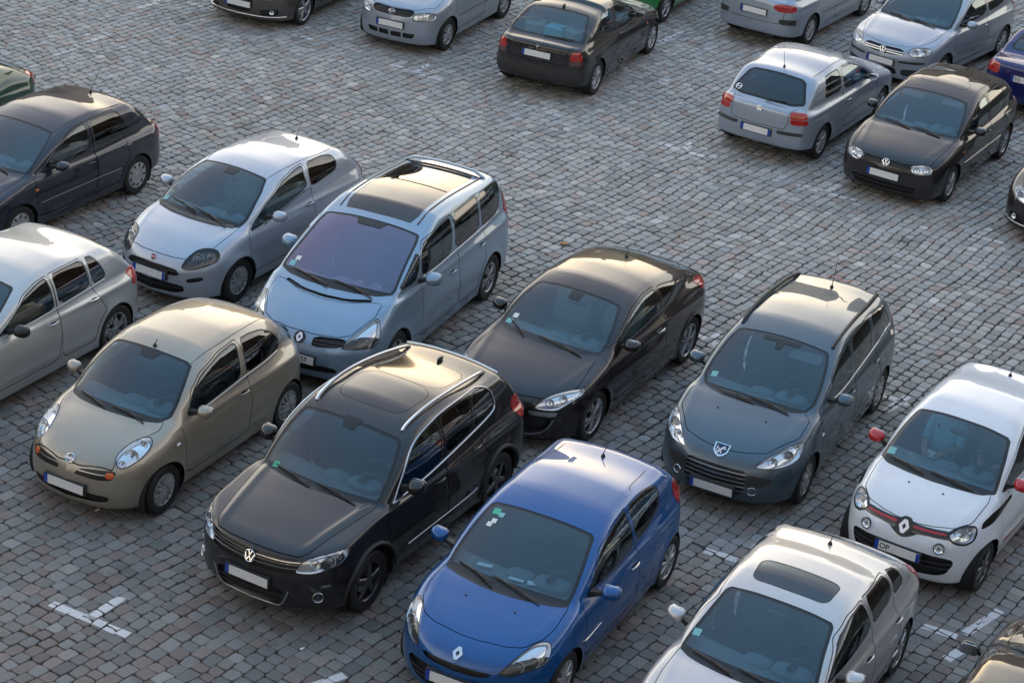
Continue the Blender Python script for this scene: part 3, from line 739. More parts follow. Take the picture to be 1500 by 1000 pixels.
    def rails(s, pts, mat, r=.02, post=True):
        """roof rail through (x, y, height above roof)"""
        for sg in (1, -1):
            q = []
            for x, y, hgt in pts: P, N = s.hit('T', (x, y)); q.append((P[0], sg*P[1], P[2]+hgt))
            q = chaikin(q, 2, .25, False); mb = MB(); mb.tube(q, r, 8, flat=1.0); mb.build('roof_rail', mat, s.root)
    def interior(s, seat='cloth', wheel=True, dash='dash', rear=True, belt=None):
        c = s.c; zc = s.b.wp[1]; xb = s.b.wp[0]; W = s.W2 - .13; H = c['H']
        mb = MB(); zt = zc - .02; R = []
        for x, z in ((xb+.02, zt-.08), (xb-.06, zt-.035), (xb-.30, zt+.0), (xb-.46, zt-.01), (xb-.54, zt-.06), (xb-.56, zt-.30), (xb-.50, zt-.5)):
            yy = np.linspace(-W, W, 9); R.append([(x - .10*(q/W)**2, q, z - .02*(q/W)**4) for q in yy])
        mb.loft(R, 0, cap=False, closed=False); mb.sup((xb-.42, .36, zt+.015), (.26, .40, .12), 2.6, 0); mb.sup((xb-.44, 0, zt-.02), (.22, .30, .10), 3, 0)
        mb.build('dashboard', M[dash], s.root)
        f = MB(); f.box((-.2, 0, .30), (s.wb+.3, 2*W, .04)); f.box((.15, 0, .46), (1.0, .2, .28)); f.build('cabin_floor', M['cloth'], s.root, smooth=False)
        if wheel:
            st = MB(); ph = np.arange(24)*2*math.pi/24; st.tube([(0, .185*math.cos(p), .185*math.sin(p)) for p in ph], .016, 8, closed=True, up=(1, 0, 0))
            st.sup((.01, 0, 0), (.06, .15, .12), 3); st.box((.01, 0, 0), (.02, .34, .035)); st.box((.01, 0, -.09), (.02, .04, .17)); st.tube([(.02, 0, 0), (.35, 0, -.03)], .035, 8)
            o = st.build('steering_wheel', M['black'], s.root); o.location = (xb-.66, .36, zt+.0); o.rotation_euler = (0, math.radians(-25), 0)
        zs = .50 + (H-1.45)*.5
        for y in (.36, -.36):
            m = MB(); m.sup((-.02, y, zs), (.54, .54, .20), 3.5); a = math.radians(22); rot = [[math.cos(a), 0, -math.sin(a)], [0, 1, 0], [math.sin(a), 0, math.cos(a)]]
            m.sup((-.37, y, zs+.33), (.18, .54, .66), 3.2, 0, rot); m.sup((-.53, y, zs+.73), (.11, .27, .17), 3, 0, rot)
            m.tube([(-.47, y-.06, zs+.6), (-.53, y-.06, zs+.7)], .008, 6); m.tube([(-.47, y+.06, zs+.6), (-.53, y+.06, zs+.7)], .008, 6)
            m.build('seat', M[seat], s.root)
        if rear:
            m = MB(); xr = -s.wb/2 + .42
            m.sup((xr+.12, 0, zs), (.52, 2*W-.1, .2), 4); m.sup((xr-.24, 0, zs+.30), (.18, 2*W-.14, .60), 4, 0, rot)
            for y in (.42, -.42): m.sup((xr-.36, y, zs+.64), (.09, .25, .13), 3, 0, rot)
            m.build('rear_seat', M[seat], s.root)
            m = MB(); x1 = s.Rr + .22; m.box(((xr-.42+x1)/2, 0, s.b.rp[1]-.06), (abs(x1-(xr-.42)), 2*W-.15, .02)); m.build('parcel_shelf', M['cloth'], s.root)
        P, N = s.hit('W', (0, s.b.wl*.80)); m = MB(); m.sup((P[0]-.09, 0, P[2]-.05), (.05, .24, .075), 3); m.tube([(P[0]-.02, 0, P[2]-.005), (P[0]-.08, 0, P[2]-.04)], .012, 6); m.build('rear_view_mirror', M['black'], s.root)
    def sticker(s, k, p, mat, name='windscreen_sticker', off=.0005):
        """a small label on the glass"""
        fr = s.frame(k); p = np.array(p, float); n = 7; t = np.linspace(0, 1, n); A, B = np.meshgrid(t, t)
        A, B = A.ravel()[:, None], B.ravel()[:, None]; g = (p[0]*(1-A) + p[1]*A)*(1-B) + (p[3]*(1-A) + p[2]*A)*B       # follows the curve of the glass
        P = s.b.cast(fr.pt(g, 3.0), np.tile(-fr.w, (len(g), 1))); N = s.b.normals(P)
        mesh_obj(name, P + N*off, [[j*n+i, j*n+i+1, (j+1)*n+i+1, (j+1)*n+i] for j in range(n-1) for i in range(n-1)], mat, s.root, N=N)
    def top_patch(s, p, name, mat, rim=.02, off=-.003, rimmat='black', sm=2, q=.15, gap=.0):
        return s.glazing('T', p, name, rim, mat, None, False, off, sm, q, M[rimmat])
def offset_line(pts, w):
    p = np.asarray(pts, float); t = np.gradient(p, axis=0); n = np.stack([-t[:, 1], t[:, 0]], 1); n /= np.linalg.norm(n, axis=1, keepdims=True)
    return np.concatenate([p + n*w, (p - n*w)[::-1]])
M['lens_dark'] = simple('projector lens', (.10, .12, .14), .05, .2, 1.0)

# ------------------------------------------------------------------ wheels
_WH = {}
def wheel_meshes(rt, rr, w, style, cap):
    key = (rt, rr, w, style, cap)
    if key in _WH: return _WH[key]
    t = MB(); hw = w/2
    t.lathe([(rr-.004, -hw*.9), (rr+.02, -hw*1.0), (rt-.03, -hw*1.02), (rt-.008, -hw*.86), (rt, -hw*.6), (rt, hw*.6), (rt-.008, hw*.86), (rt-.03, hw*1.02), (rr+.02, hw*1.0), (rr-.004, hw*.88)], 48, 1)
    for k in range(3):
        y = (k-1)*hw*.5; t.lathe([(rt+.0012, y-.004), (rt-.004, y-.002), (rt-.004, y+.002), (rt+.0012, y+.004)], 48, 1)
    to = t.build('tyre', M['rubber']); tm = to.data; bpy.data.objects.remove(to)
    m = MB(); f = hw*.80                                  # the outer face sits just inside the tyre
    m.lathe([(rr+.006, f+.012), (rr-.006, f+.014), (rr-.016, f+.002), (rr-.022, f-.03), (rr-.03, -hw*.7)], 48, 1, m=0)
    m.lathe([(rr-.026, -.0), (.07, -.01), (.001, -.01)], 32, 1, m=1)      # brake and hub behind
    m.lathe([(.135, f-.055), (.135, f-.045), (.05, f-.045)], 28, 1, m=2)
    def spoke(a, w0, w1, r0, r1, y0, y1, th=.022, mm=0, skew=0.):
        ca, sa = math.cos(a), math.sin(a); R = []
        for tt in (0, .5, 1):
            r = r0 + (r1-r0)*tt; hwid = (w0 + (w1-w0)*tt)/2; y = y0 + (y1-y0)*tt + .006*math.sin(math.pi*tt); o = skew*tt
            ring = []
            for dx, dy in ((-hwid, 0), (-hwid*.7, th*.5), (hwid*.7, th*.5), (hwid, 0), (hwid*.8, -th), (-hwid*.8, -th)):
                x, z = r, o + dx; ring.append((x*ca - z*sa, y + dy, x*sa + z*ca))
            R.append(ring)
        m.loft(R, mm)
    kind, n = style
    if kind == 'spoke':
        for i in range(n): spoke(2*math.pi*i/n, .05, .032, .03, rr-.008, f+.004, f-.002)
    elif kind == 'twin':
        for i in range(n):
            a = 2*math.pi*i/n
            for sgn in (-1, 1): spoke(a, .026, .024, .03, rr-.008, f+.006, f-.002, skew=sgn*.040)
    elif kind == 'star':
        for i in range(n):
            spoke(2*math.pi*i/n, .085, .05, .02, rr-.008, f+.004, f-.004)
    elif kind == 'cap':                                   # pressed wheel cover with many ribs
        m.lathe([(rr-.014, f-.004), (rr-.05, f+.006), (rr-.055, f-.012), (.075, f-.010), (.06, f+.010), (.001, f+.014)], 40, 1, m=0)
        for i in range(n): spoke(2*math.pi*i/n, .022, .030, .055, rr-.02, f+.010, f+.006, .03)
    elif kind == 'holes':                                 # plain cover with a ring of holes near the edge
        m.lathe([(rr-.006, f+.002), (rr-.02, f+.010), (rr*.55, f+.016), (rr*.50, f+.012), (.055, f+.014), (.05, f+.022), (.001, f+.024)], 40, 1, m=0)
        for i in range(n):
            a = 2*math.pi*(i+.5)/n; r = rr*.80; q = MB(); c = np.array([r*math.cos(a), f+.0125, r*math.sin(a)]); ph = np.arange(12)*2*math.pi/12
            er = np.array([math.cos(a), -.04, math.sin(a)]); et = np.array([-math.sin(a), 0, math.cos(a)])
            rg = [c + er*.030*math.cos(p) + et*.017*math.sin(p) for p in ph]; m.loft([rg, [v + np.array([0, .003, 0]) for v in rg]], 1)
    m.lathe([(.034, f-.02), (.034, f+.010), (.028, f+.015), (.001, f+.016)], 24, 1, m=0)
    for i in range(5):
        a = 2*math.pi*i/5 + .3; m.lathe([(.009, f-.004), (.009, f+.008), (.001, f+.009)], 8, 1, (.056*math.cos(a), 0, .056*math.sin(a)), 2)
    ro = m.build('rim', [M[cap], M['dark'], M['satin']], sharp=.5); rm = ro.data; bpy.data.objects.remove(ro)
    _WH[key] = (tm, rm); return tm, rm

# ------------------------------------------------------------------ badges (flat emblems, x right, y up)
def ring2(mb, r0, r1, th, m=0, n=32, sx=1., sy=1.):
    ph = np.arange(n)*2*math.pi/n; c, s_ = np.cos(ph)*sx, np.sin(ph)*sy; A = []
    for r, z in ((r1, 0), (r1, th*.6), ((r0+r1)/2, th), (r0, th*.6), (r0, 0)): A.append(np.stack([c*r, s_*r, np.full(n, z)], 1))
    mb.loft(A, m, cap=False)
def stroke2(mb, pts, w, th, m=0):
    for (a, b) in zip(pts[:-1], pts[1:]):
        a = np.array(a); b = np.array(b); d = (b-a)/np.linalg.norm(b-a); n = np.array([-d[1], d[0]])*w/2
        q = [a-n-d*w*.2, b-n+d*w*.2, b+n+d*w*.2, a+n-d*w*.2]; mb.loft([[(*p, 0) for p in q], [(*p, th) for p in q]], m)
def slab2(mb, pts, z0, z1, m=0): mb.loft([[(*p, z0) for p in pts], [(*p, z1) for p in pts]], m)
def make_badge(kind, s, parent):
    mb = MB(); mats = [M['chrome'], M['black'], M['badge_blue'], M['white'], M['badge_red']]; c = [(math.cos(a)*s/2, math.sin(a)*s/2) for a in np.arange(28)*2*math.pi/28]; r = s/2
    if kind == 'vw':
        slab2(mb, c, -.01, .004, 1); ring2(mb, r*.82, r, .010)
        stroke2(mb, [(-r*.30, r*.80), (0, r*.08), (r*.30, r*.80)], r*.15, .009); stroke2(mb, [(-r*.80, r*.36), (-r*.38, -r*.72), (0, r*.02), (r*.38, -r*.72), (r*.80, r*.36)], r*.15, .009)
    elif kind in ('diamond', 'diamond_black'):
        w, h = r*.78, r
        if kind == 'diamond_black': slab2(mb, [(x*1.28, y*1.28) for x, y in c][::1], -.02, .003, 1)
        o = [(0, h), (w, 0), (0, -h), (-w, 0)]; o = [(w*.30, h), (w, h*.02), (w*.30, -h), (-w*.30, -h), (-w, -h*.02), (-w*.30, h)]; i = [(0, h*.46), (w*.38, 0), (0, -h*.46), (-w*.38, 0)]
        slab2(mb, o, -.004, .010); slab2(mb, i, .010, .0106, 1)
    elif kind == 'lion':
        sh = [(-r*.95, r*.8), (r*.95, r*.8), (r*.85, -r*.25), (r*.45, -r*.75), (0, -r*.95), (-r*.45, -r*.75), (-r*.85, -r*.25)]
        slab2(mb, sh, -.01, .006); slab2(mb, [(x*.82, y*.80+.06*r) for x, y in sh], .006, .008, 2)
        for p, w in (([(-.30, -.45), (-.05, -.05), (.18, .22)], .24), ([(.18, .22), (.34, .40)], .22), ([(-.05, -.05), (-.36, .10), (-.52, .02)], .12), ([(.12, .16), (.46, .10), (.52, .22)], .11), ([(-.12, -.15), (.14, -.30), (.10, -.50)], .13), ([(-.28, -.42), (-.44, -.58)], .12), ([(-.28, -.38), (-.55, -.22), (-.48, .40)], .07)):
            stroke2(mb, [(x*r, y*r) for x, y in p], w*r, .011, 3)
    elif kind == 'ringbar':
        ring2(mb, r*.72, r, .010); slab2(mb, [(-r*1.12, -r*.17), (r*1.12, -r*.17), (r*1.12, r*.17), (-r*1.12, r*.17)], -.004, .012)
    elif kind == 'redround':
        slab2(mb, c, -.008, .004, 4); ring2(mb, r*.84, r, .009)
        for x in (-.42, -.14, .14, .42): stroke2(mb, [(x*r-.06*r, -r*.3), (x*r+.06*r, r*.3)], r*.09, .007)
    elif kind == 'wings':
        ring2(mb, r*.82, r, .010, sx=1.25, sy=1.0); stroke2(mb, [(-r*1.1, r*.25), (-r*.5, r*.28), (0, -r*.25), (r*.5, r*.28), (r*1.1, r*.25)], r*.16, .010)
    elif kind == 'quarters':
        slab2(mb, c, -.008, .004, 1); ring2(mb, r*.9, r, .007); ring2(mb, r*.56, r*.62, .007)
        for q in range(4):
            a = np.linspace(q*math.pi/2, (q+1)*math.pi/2, 7); slab2(mb, [(0, 0)] + [(math.cos(t)*r*.56, math.sin(t)*r*.56) for t in a], .004, .006, 2 if q % 2 else 3)
    return mb.build('badge', mats, parent, smooth=False)
# ------------------------------------------------------------------ one builder, many cars
def door_poly(chain, xf, xr, zb, xfb=None, xrb=None, belt=.95, m=.012):
    up = [(x + m*.8, z + m) for x, z in chain[:-1]] + [(chain[-1][0] - .02, chain[-1][1] + m)]
    return [(xfb if xfb is not None else xf, zb), (xf, .72), (xf, chain[0][1] - .06)] + up + [(xr, chain[-1][1] - .08), (xr, belt), (xr - .01, .72), (xrb if xrb is not None else xr, zb)]
def rear_door(chain, xf, xr, zb, c, belt=.98, m=.012):
    """rear door whose lower back edge follows the wheel arch"""
    Ra = c['Ra'] + .06; xw = -c['wb']/2; rt = c['rt']; arc = []
    for a in np.radians([62, 50, 38, 26, 14]):
        arc.append((xw + Ra*math.cos(a), rt + Ra*math.sin(a)))
    up = [(chain[0][0] + .02, chain[0][1] + m)] + [(x - m*.5, z + m) for x, z in chain[1:]]
    return [(xf, zb), (xf, belt), (xf, chain[0][1])] + up + [(xr, belt)] + [p for p in arc] + [(arc[-1][0] + .03, zb)]
def build_car(kind, pose, pm, label, cfg, h=.02, **kw):
    c = Car(kind, pose, pm, label, h, **kw); g = cfg.get
    front, rear = g('front', True), g('rear', False)
    # glass
    ws = half(cfg['ws']); l = c.b.wl
    inner = offs(ws, .035); inner[:, 1] = np.maximum(inner[:, 1], g('cowl', .10) + .10*(np.abs(inner[:, 0])/.65)**2*g('cowl_curve', .6))
    if g('cowlmat'):
        band = [(q[0], min(q[1], g('cowl', .10))) for q in ws]
        c.glazing('W', ws, 'windscreen', inner=inner, both=False, sm=1, q=.12)
    else: c.glazing('W', ws, 'windscreen', mat=g('wsmat'), inner=inner, both=False, sm=1, q=.12)
    rw = g('rw')
    if rw is None: L = c.b.rl; rw = [(0, L*.93), (c.W2-.32, L*.93), (c.W2-.22, L*.10), (0, L*.06)]
    c.glazing('R', half(rw), 'rear_window', rim=.045, both=False, sm=1, q=.12, mat=g('rwmat'))
    for p, mt in cfg['sides']: c.glazing('S', p, 'side_window', rim=g('srim', .014), mat=M[mt], sm=1, q=.16)
    # lamps first, so that panels end at them
    if 'hl' in cfg: c.lamp(**cfg['hl'])
    for p, mt in g('tl', ()):
        c.patch('L', tl_outline(c, *p), 'tail_light', M[mt], off=.006, sm=2)
    for p, mt in g('rl', ()): c.patch('B', p, 'tail_light', M[mt], off=.006, sm=1)
    for gr in g('grilles', ()):
        gr = dict(gr); k = gr.pop('k', 'F'); p = gr.pop('p'); hf = gr.pop('half', False)
        p = half(p) if hf and k == 'F' else (half_y(p) if hf else p); c.grille(k, p, **gr)
    for k, p, nm, mt, kw2 in g('patches', ()): c.patch(k, p, nm, M[mt] if isinstance(mt, str) else mt, **kw2)
    if g('roof'): c.top_patch(**cfg['roof'])
    for p, nm, mt in g('tops', ()): c.panel('T', p, nm, .006, False, mat=M[mt] if mt else None, sm=2, q=.18)
    # panels
    if 'bonnet' in cfg: c.panel('T', half_y(cfg['bonnet']), 'bonnet', .008, False, sm=1, q=.10)
    doors = []
    for p in g('doors', ()):
        doors += c.panel('S', p, 'door', .010, True, sm=1, q=.10)
    for k, line in g('seams', ()): c.seam(k, line, .007)
    if 'tailgate' in cfg: c.panel('B', half(cfg['tailgate']), 'tailgate', .008, False, sm=1, q=.10)
    c.finish()
    # fittings
    c.wheels(*cfg['wheels']); c.mirror(*cfg['mirror'][:3], **(cfg['mirror'][3] if len(cfg['mirror']) > 3 else {}))
    for i, q in enumerate(g('handles', ())):
        c.handle(q, g('handle_mat') and M[cfg['handle_mat']])
    if front: c.wipers(g('wipers'))
    if 'plate' in cfg: c.plate(**cfg['plate'])
    if 'badge' in cfg: c.badge(*cfg['badge'])
    if 'aerial' in cfg: c.aerial(**cfg['aerial'])
    if 'rails' in cfg: c.rails(*cfg['rails'])
    for a in g('discs', ()): c.disc(*a)
    for x, y in g('jets', ()):
        for sg in (1, -1):
            P, N = c.hit('T', (x, y*sg)); m = MB(); m.sup((0, 0, .003), (.022, .03, .014), 2.2, n=10); o = m.build('washer_jet', M['black'], c.root); c.orient(o, P, N, (1, 0, 0))
    for k, p, mt in g('stickers', ()): c.sticker(k, p, M[mt])
    if g('inside', True): c.interior(g('seat', 'cloth'))
    return c
def tl_outline(c, x, y, z, pts):
    w = c.fTL.uv(np.array([[x, y, z]]))[0]; return [(w[0]+a, w[1]+b) for a, b in pts]
def sq(u, v, w, h): return [(u-w/2, v-h/2), (u+w/2, v-h/2), (u+w/2, v+h/2), (u-w/2, v+h/2)]
TLV = [(-.07, -.13), (.07, -.11), (.10, .02), (.05, .15), (-.06, .15)]
PT = dict(
    champagne=paint('champagne paint', (.345, .308, .245), .60, .38, .25, .14), black=paint('black paint', (.0065, .0055, .0065), .0, .5, .018, .3), plum=paint('black plum paint', (.012, .009, .012), .35, .35, .02, .3),
    blue=paint('bright blue paint', (.002, .075, .26), .40, .36, .05, .15), slate=paint('slate blue paint', (.065, .10, .13), .55, .38, .08, .15), white=paint('white paint', (.66, .70, .75), .0, .4, .08, .02),
    silver=paint('silver paint', (.50, .50, .50), .60, .40, .12, .10), ice=paint('ice blue paint', (.225, .325, .435), .55, .38, .10, .12), frost=paint('frost silver paint', (.40, .45, .52), .55, .40, .12, .10),
    steel=paint('steel silver paint', (.45, .47, .475), .60, .40, .12, .10), cool=paint('cool silver paint', (.33, .38, .45), .55, .40, .12, .10), navy=paint('dark navy paint', (.011, .015, .028), .3, .4, .02, .2),
    green=paint('dark green paint', (.004, .045, .030), .1, .35, .05, .2), leaf=paint('leaf green paint', (.015, .20, .05), .1, .35, .05, .1), deep=paint('deep blue paint', (.008, .014, .11), .3, .35, .05, .2), taupe=paint('grey brown paint', (.075, .07, .065), .5, .38, .1, .15))
CARS = {}
# --- champagne three-door with round lamps
FG = [(.74, .955), (.55, 1.20), (.345, 1.315), (-.02, 1.40), (-.375, 1.418), (-.325, 1.26), (-.30, 1.03), (.10, 1.0), (.45, .965)]
CARS['micra'] = build_car('micra', (-3.827, 21.557, -115.69), PT['champagne'], 'champagne beige three-door hatchback with oval upright headlights and orange grille lamps', dict(
    ws=[(0, .90), (.52, .90), (.595, .626), (.64, .40), (.655, .20), (.59, .085), (.45, .03), (.24, .0), (0, -.015)], cowl=.095,
    sides=[(FG, 'glass'), ([(-.47, 1.415), (-.66, 1.405), (-.90, 1.365), (-1.06, 1.285), (-1.18, 1.17), (-1.215, 1.07), (-1.13, 1.03), (-.88, 1.035), (-.425, 1.033), (-.42, 1.25)], 'dkglass')],
    hl=dict(p=[(-.57, .012), (-.515, .098), (-.398, .188), (-.27, .246), (-.195, .242), (-.165, .19), (-.195, .11), (-.27, .02), (-.389, -.06), (-.478, -.10), (-.545, -.08)], lamps=[(-.386, .051, .078, 'b'), (-.265, .18, .045, 'b'), (-.49, -.04, .045, 'b')], depth=.045),
    grilles=[dict(p=[(.095, .575), (.145, .64), (.29, .662), (.545, .672), (.525, .575), (.44, .565), (.267, .568)], bars=[.622], bt=.004, barmat='satin', depth=.014),
             dict(p=[(-.50, .375), (-.48, .30), (-.25, .285), (.25, .285), (.48, .30), (.50, .375), (.25, .395), (-.25, .395)], bars=[.33, .36], barmat='dark', depth=.03, both=False, back='plastic')],
    bonnet=[(.9, 0), (.9, .50), (1.03, .635), (1.12, .648), (1.243, .60), (1.448, .50), (1.66, .49), (1.745, .50), (1.80, .32), (1.842, .155), (1.85, 0)],
    doors=[door_poly(FG[:5], .86, -.42, .33, .85, -.36, 1.0)], handles=[(-.29, .86)],
    wheels=(('cap', 13), .185, 'cap'), mirror=(.64, .90, 1.04, dict(d=(.12, .20, .14))), plate=dict(z=.43), badge=('ringbar', 'F', (0, .70), .115), aerial=dict(x=.33, l=.07, lean=.9), wipers=[((-.52, .14), (-.10, .025)), ((-.02, .07), (.42, .045))]))
def indicator(c, y0, y1, z0, z1, mat='orange'):
    for sg in (1, -1):
        P, N = c.hit('F', ((y0+y1)/2, (z0+z1)/2)); m = MB(); m.sup((0, 0, -.006), (y1-y0, z1-z0, .022), 4, n=14); o = m.build('indicator', M[mat], c.root); c.orient(o, P*(MIR if sg < 0 else 1), N*(MIR if sg < 0 else 1), off=-.004)
indicator(CARS['micra'], .445, .535, .585, .655)
roof_seams = lambda c, pts: trim(c, 'T', dense(pts), M['black'], .0055, 'roof_seam', -.002)
EMI = lambda y, v, s=.036: [(y-s, v-s), (y+s, v-s), (y+s, v+s), (y-s, v+s)]
def belt(c, line, mat='satin', r=.006): trim(c, 'S', dense(line, 1), M[mat], r, 'belt_trim_and_sheen', .001)  # satin colour paints in the reflection on rubber seals; other mats are plain trim
def marker(c, x, z, mat='white'):
    P, N = c.hit('S', (x, z))
    for sg in (1, -1): mb = MB(); mb.sup((0, 0, .002), (.07, .035, .014), 2.5, n=12); o = mb.build('side_marker', M[mat], c.root); c.orient(o, P*(1, sg, 1), N*(1, sg, 1))
def sensor(c, w0=.11, w1=.07, d=.13, dy=0.):
    l = c.b.wl; c.sticker('W', [(dy-w1, l*.95-d), (dy+w1, l*.95-d), (dy+w0, l*.95+.02), (dy-w0, l*.95+.02)], M['black'], 'sensor_cover', .0004)
# --- black off-roader with chrome window line and silver roof rails
FG = [(.77, 1.05), (.60, 1.25), (.40, 1.43), (.20, 1.515), (-.17, 1.565), (-.14, 1.30), (-.11, 1.12), (.36, 1.075)]
RG = [(-.225, 1.57), (-.50, 1.572), (-.865, 1.555), (-.82, 1.40), (-.76, 1.19), (-.19, 1.14)]
CARS['tiguan'] = build_car('tiguan', (-1.399, 20.163, -117.69), PT['black'], 'black off-roader with silver roof rails and a thin chrome line round its side windows', dict(
    ws=[(0, .875), (.30, .875), (.606, .865), (.671, .648), (.715, .375), (.725, .12), (.60, .065), (.349, .012), (0, -.025)], cowl=.09,
    sides=[(FG, 'glass'), (RG, 'dkglass'), ([(-.90, 1.553), (-1.235, 1.515), (-1.275, 1.31), (-1.235, 1.245), (-.80, 1.195), (-.86, 1.40)], 'dkglass')],
    hl=dict(p=[(-.815, -.215), (-.78, -.13), (-.714, -.07), (-.558, -.02), (-.409, .018), (-.25, .065), (-.27, -.02), (-.33, -.11), (-.492, -.18), (-.64, -.222)], lamps=[(-.45, -.085, .062, 'p'), (-.60, -.12, .052, 'b'), (-.36, -.035, .03, 'b')], dark=[(-.56, -.17), (-.50, -.03), (-.30, .01), (-.28, -.10), (-.42, -.17)], depth=.05),
    grilles=[dict(p=[(.0, .835), (.30, .84), (.545, .845), (.525, .715), (.30, .69), (0, .685)], half=True, both=False, bars=[lambda P: P[:, 2]-.800-.02*(np.abs(P[:, 1])/.5)**2, lambda P: P[:, 2]-.735-.02*(np.abs(P[:, 1])/.5)**2, lambda P: P[:, 2]-.775-.02*(np.abs(P[:, 1])/.5)**2], bt=.006, barmat='chrome', depth=.03, back='black'),
             dict(p=[(0, .525), (.43, .525), (.36, .315), (.26, .285), (0, .28)], half=True, both=False, bars=[.36, .42], bt=.008, barmat='plastic', depth=.04)],
    tl=[((-1.88, .82, 1.07, TLV), 'red')],
    bonnet=[(.8, 0), (.8, .66), (.98, .715), (1.10, .715), (1.503, .65), (1.96, .57), (2.06, .50), (2.105, .30), (2.125, .0)],
    doors=[door_poly(FG[:5], .98, -.185, .40, .98, -.16, 1.05), rear_door(RG[:3], -.195, -.885, .40, SH['tiguan'], 1.10)],
    handles=[(-.03, .93), (-.80, .985)], tops=[([(.13, -.43), (.17, 0), (.13, .43), (-.52, .44), (-.52, -.44)], 'sunroof', 'gloss'), ([(-.53, -.44), (-.53, .44), (-1.22, .42), (-1.24, 0), (-1.22, -.42)], 'sunroof', 'gloss')],
    wheels=(('star', 5), .225, 'dark_alloy', .225), mirror=(.62, .94, 1.17, dict(d=(.15, .21, .18))), plate=dict(z=.55), badge=('vw', 'F', (0, .765), .135), aerial=dict(x=-1.33, fin=True),
    rails=([(.30, .545, .0), (.22, .55, .035), (-.2, .56, .055), (-.8, .545, .055), (-1.38, .50, .035), (-1.47, .49, .0)], M['satin'], .020), discs=[('F', (.715, .455), .052, 'fog_light', 'satin', 'bowl_dark')], stickers=[('W', EMI(-.56, .13, .035), 'green')],
    wipers=[((-.56, .13), (-.06, .02)), ((.0, .085), (.50, .03))]))
def trim(c, k, line, mat, r=.008, name='trim', off=.002, flat=1., parent=None):
    """a moulding laid along a line on the surface, on both flanks"""
    pts = [c.hit(k, q) for q in line]
    for sg in (1, -1):
        mb = MB(); mb.tube([(P + N*off)*(1, sg, 1) for P, N in pts], r, 8, flat=flat); mb.build(name, mat, parent or c.root)
def dense(p, n=2): return chaikin(p, n, .25, False)
roof_seams(CARS['micra'], [(.37, .50), (.1, .525), (-.4, .525), (-.9, .485), (-1.2, .44)])
t = CARS['tiguan']
trim(t, 'S', dense([(.82, 1.02), (.62, 1.262), (.41, 1.452), (.20, 1.535), (-.20, 1.588), (-.70, 1.585), (-1.245, 1.535), (-1.30, 1.30), (-1.25, 1.225), (-.78, 1.172), (-.19, 1.115), (.36, 1.052), (.80, 1.02)]), M['satin'], .011, 'window_trim')
trim(t, 'S', dense([(.62, .475), (.1, .475), (-.65, .475), (-.80, .50)]), M['alloy'], .008, 'sill_trim')
trim(t, 'F', dense([(0, .268), (.28, .272), (.385, .305), (.46, .50)], 1), M['satin'], .008, 'intake_trim')
for xw in (1.302, -1.302):
    trim(t, 'S', [(xw + .435*math.cos(a), .345 + .435*math.sin(a)) for a in np.radians(np.linspace(0, 180, 22))], M['plastic'], .034, 'wheel_arch_trim', -.012, .6)
for sg in (1, -1):
    P, N = t.hit('F', (.765, .57)); mb = MB(); mb.sup((0, 0, 0), (.11, .03, .012), 5); o = mb.build('reflector', M['lens_dark'], t.root); t.orient(o, P*(1, sg, 1), N*(1, sg, 1))
# silver arc of the tailgate spoiler
pts = [t.hit('T', (-1.60 - .02*(1-(y/.6)**2), y)) for y in np.linspace(-.60, .60, 13)]; mb = MB(); mb.tube([P + (0, 0, .012) for P, N in pts], .016, 8); mb.build('spoiler_trim', M['satin'], t.root)
# --- bright blue three-door
FG = [(.73, .985), (.52, 1.165), (.345, 1.265), (.01, 1.345), (-.305, 1.375), (-.29, 1.25), (-.335, 1.005), (.08, .97), (.45, .955)]
CARS['clio'] = build_car('clio', (.604, 18.773, -114.65), PT['blue'], 'bright blue three-door hatchback with papers behind its windscreen', dict(
    ws=[(0, .985), (.30, .985), (.575, .975), (.638, .609), (.672, .341), (.675, .10), (.487, .03), (.216, -.025), (0, -.04)], cowl=.13,
    sides=[(FG, 'glass'), ([(-.375, 1.378), (-.80, 1.365), (-1.06, 1.315), (-1.075, 1.21), (-1.04, 1.14), (-.786, 1.055), (-.40, 1.005), (-.355, 1.22)], 'glass')],
    hl=dict(p=[(-.80, -.24), (-.691, -.14), (-.568, -.045), (-.40, .055), (-.27, .062), (-.245, .0), (-.285, -.13), (-.338, -.17), (-.518, -.22), (-.66, -.255)], lamps=[(-.585, -.165, .058, 'b'), (-.42, -.13, .055, 'b')], dark=[(-.85, -.27), (-.62, -.10), (-.2, -.075), (-.2, -.27)], depth=.05),
    grilles=[dict(p=[(0, .615), (.233, .612), (.385, .612), (.323, .568), (.19, .556), (0, .556)], half=True, both=False, depth=.04, sm=2),
             dict(p=[(0, .50), (.50, .51), (.56, .44), (.40, .29), (0, .275)], half=True, both=False, bars=[.34, .40], bt=.008, depth=.05)],
    tl=[((-1.60, .75, 1.04, TLV), 'red')],
    bonnet=[(.85, 0), (.85, .60), (1.06, .69), (1.318, .700), (1.512, .665), (1.70, .545), (1.777, .385), (1.825, .118), (1.832, 0)],
    doors=[door_poly(FG[:5], .90, -.36, .34, .90, -.33, .98)], handles=[(-.26, .80)], handle_mat='satin',
    wheels=(('spoke', 9), .195, 'cap'), mirror=(.68, .96, 1.02), plate=dict(z=.44), badge=('diamond', 'F', (0, .70), .135), aerial=dict(x=-1.13, l=.22, lean=.9), jets=[(1.37, .27)],
    stickers=[('W', EMI(-.47, .86, .04), 'green'), ('W', EMI(-.40, .83, .03), 'teal'), ('W', EMI(-.44, .74, .028), 'paper'), ('W', EMI(-.47, .69, .028), 'paper')],
    wipers=[((-.57, .20), (-.12, .06)), ((-.16, .15), (.40, .02))]))
t = CARS['clio']
roof_seams(t, [(-.62, .545), (-.66, .50), (-1.35, .47)])
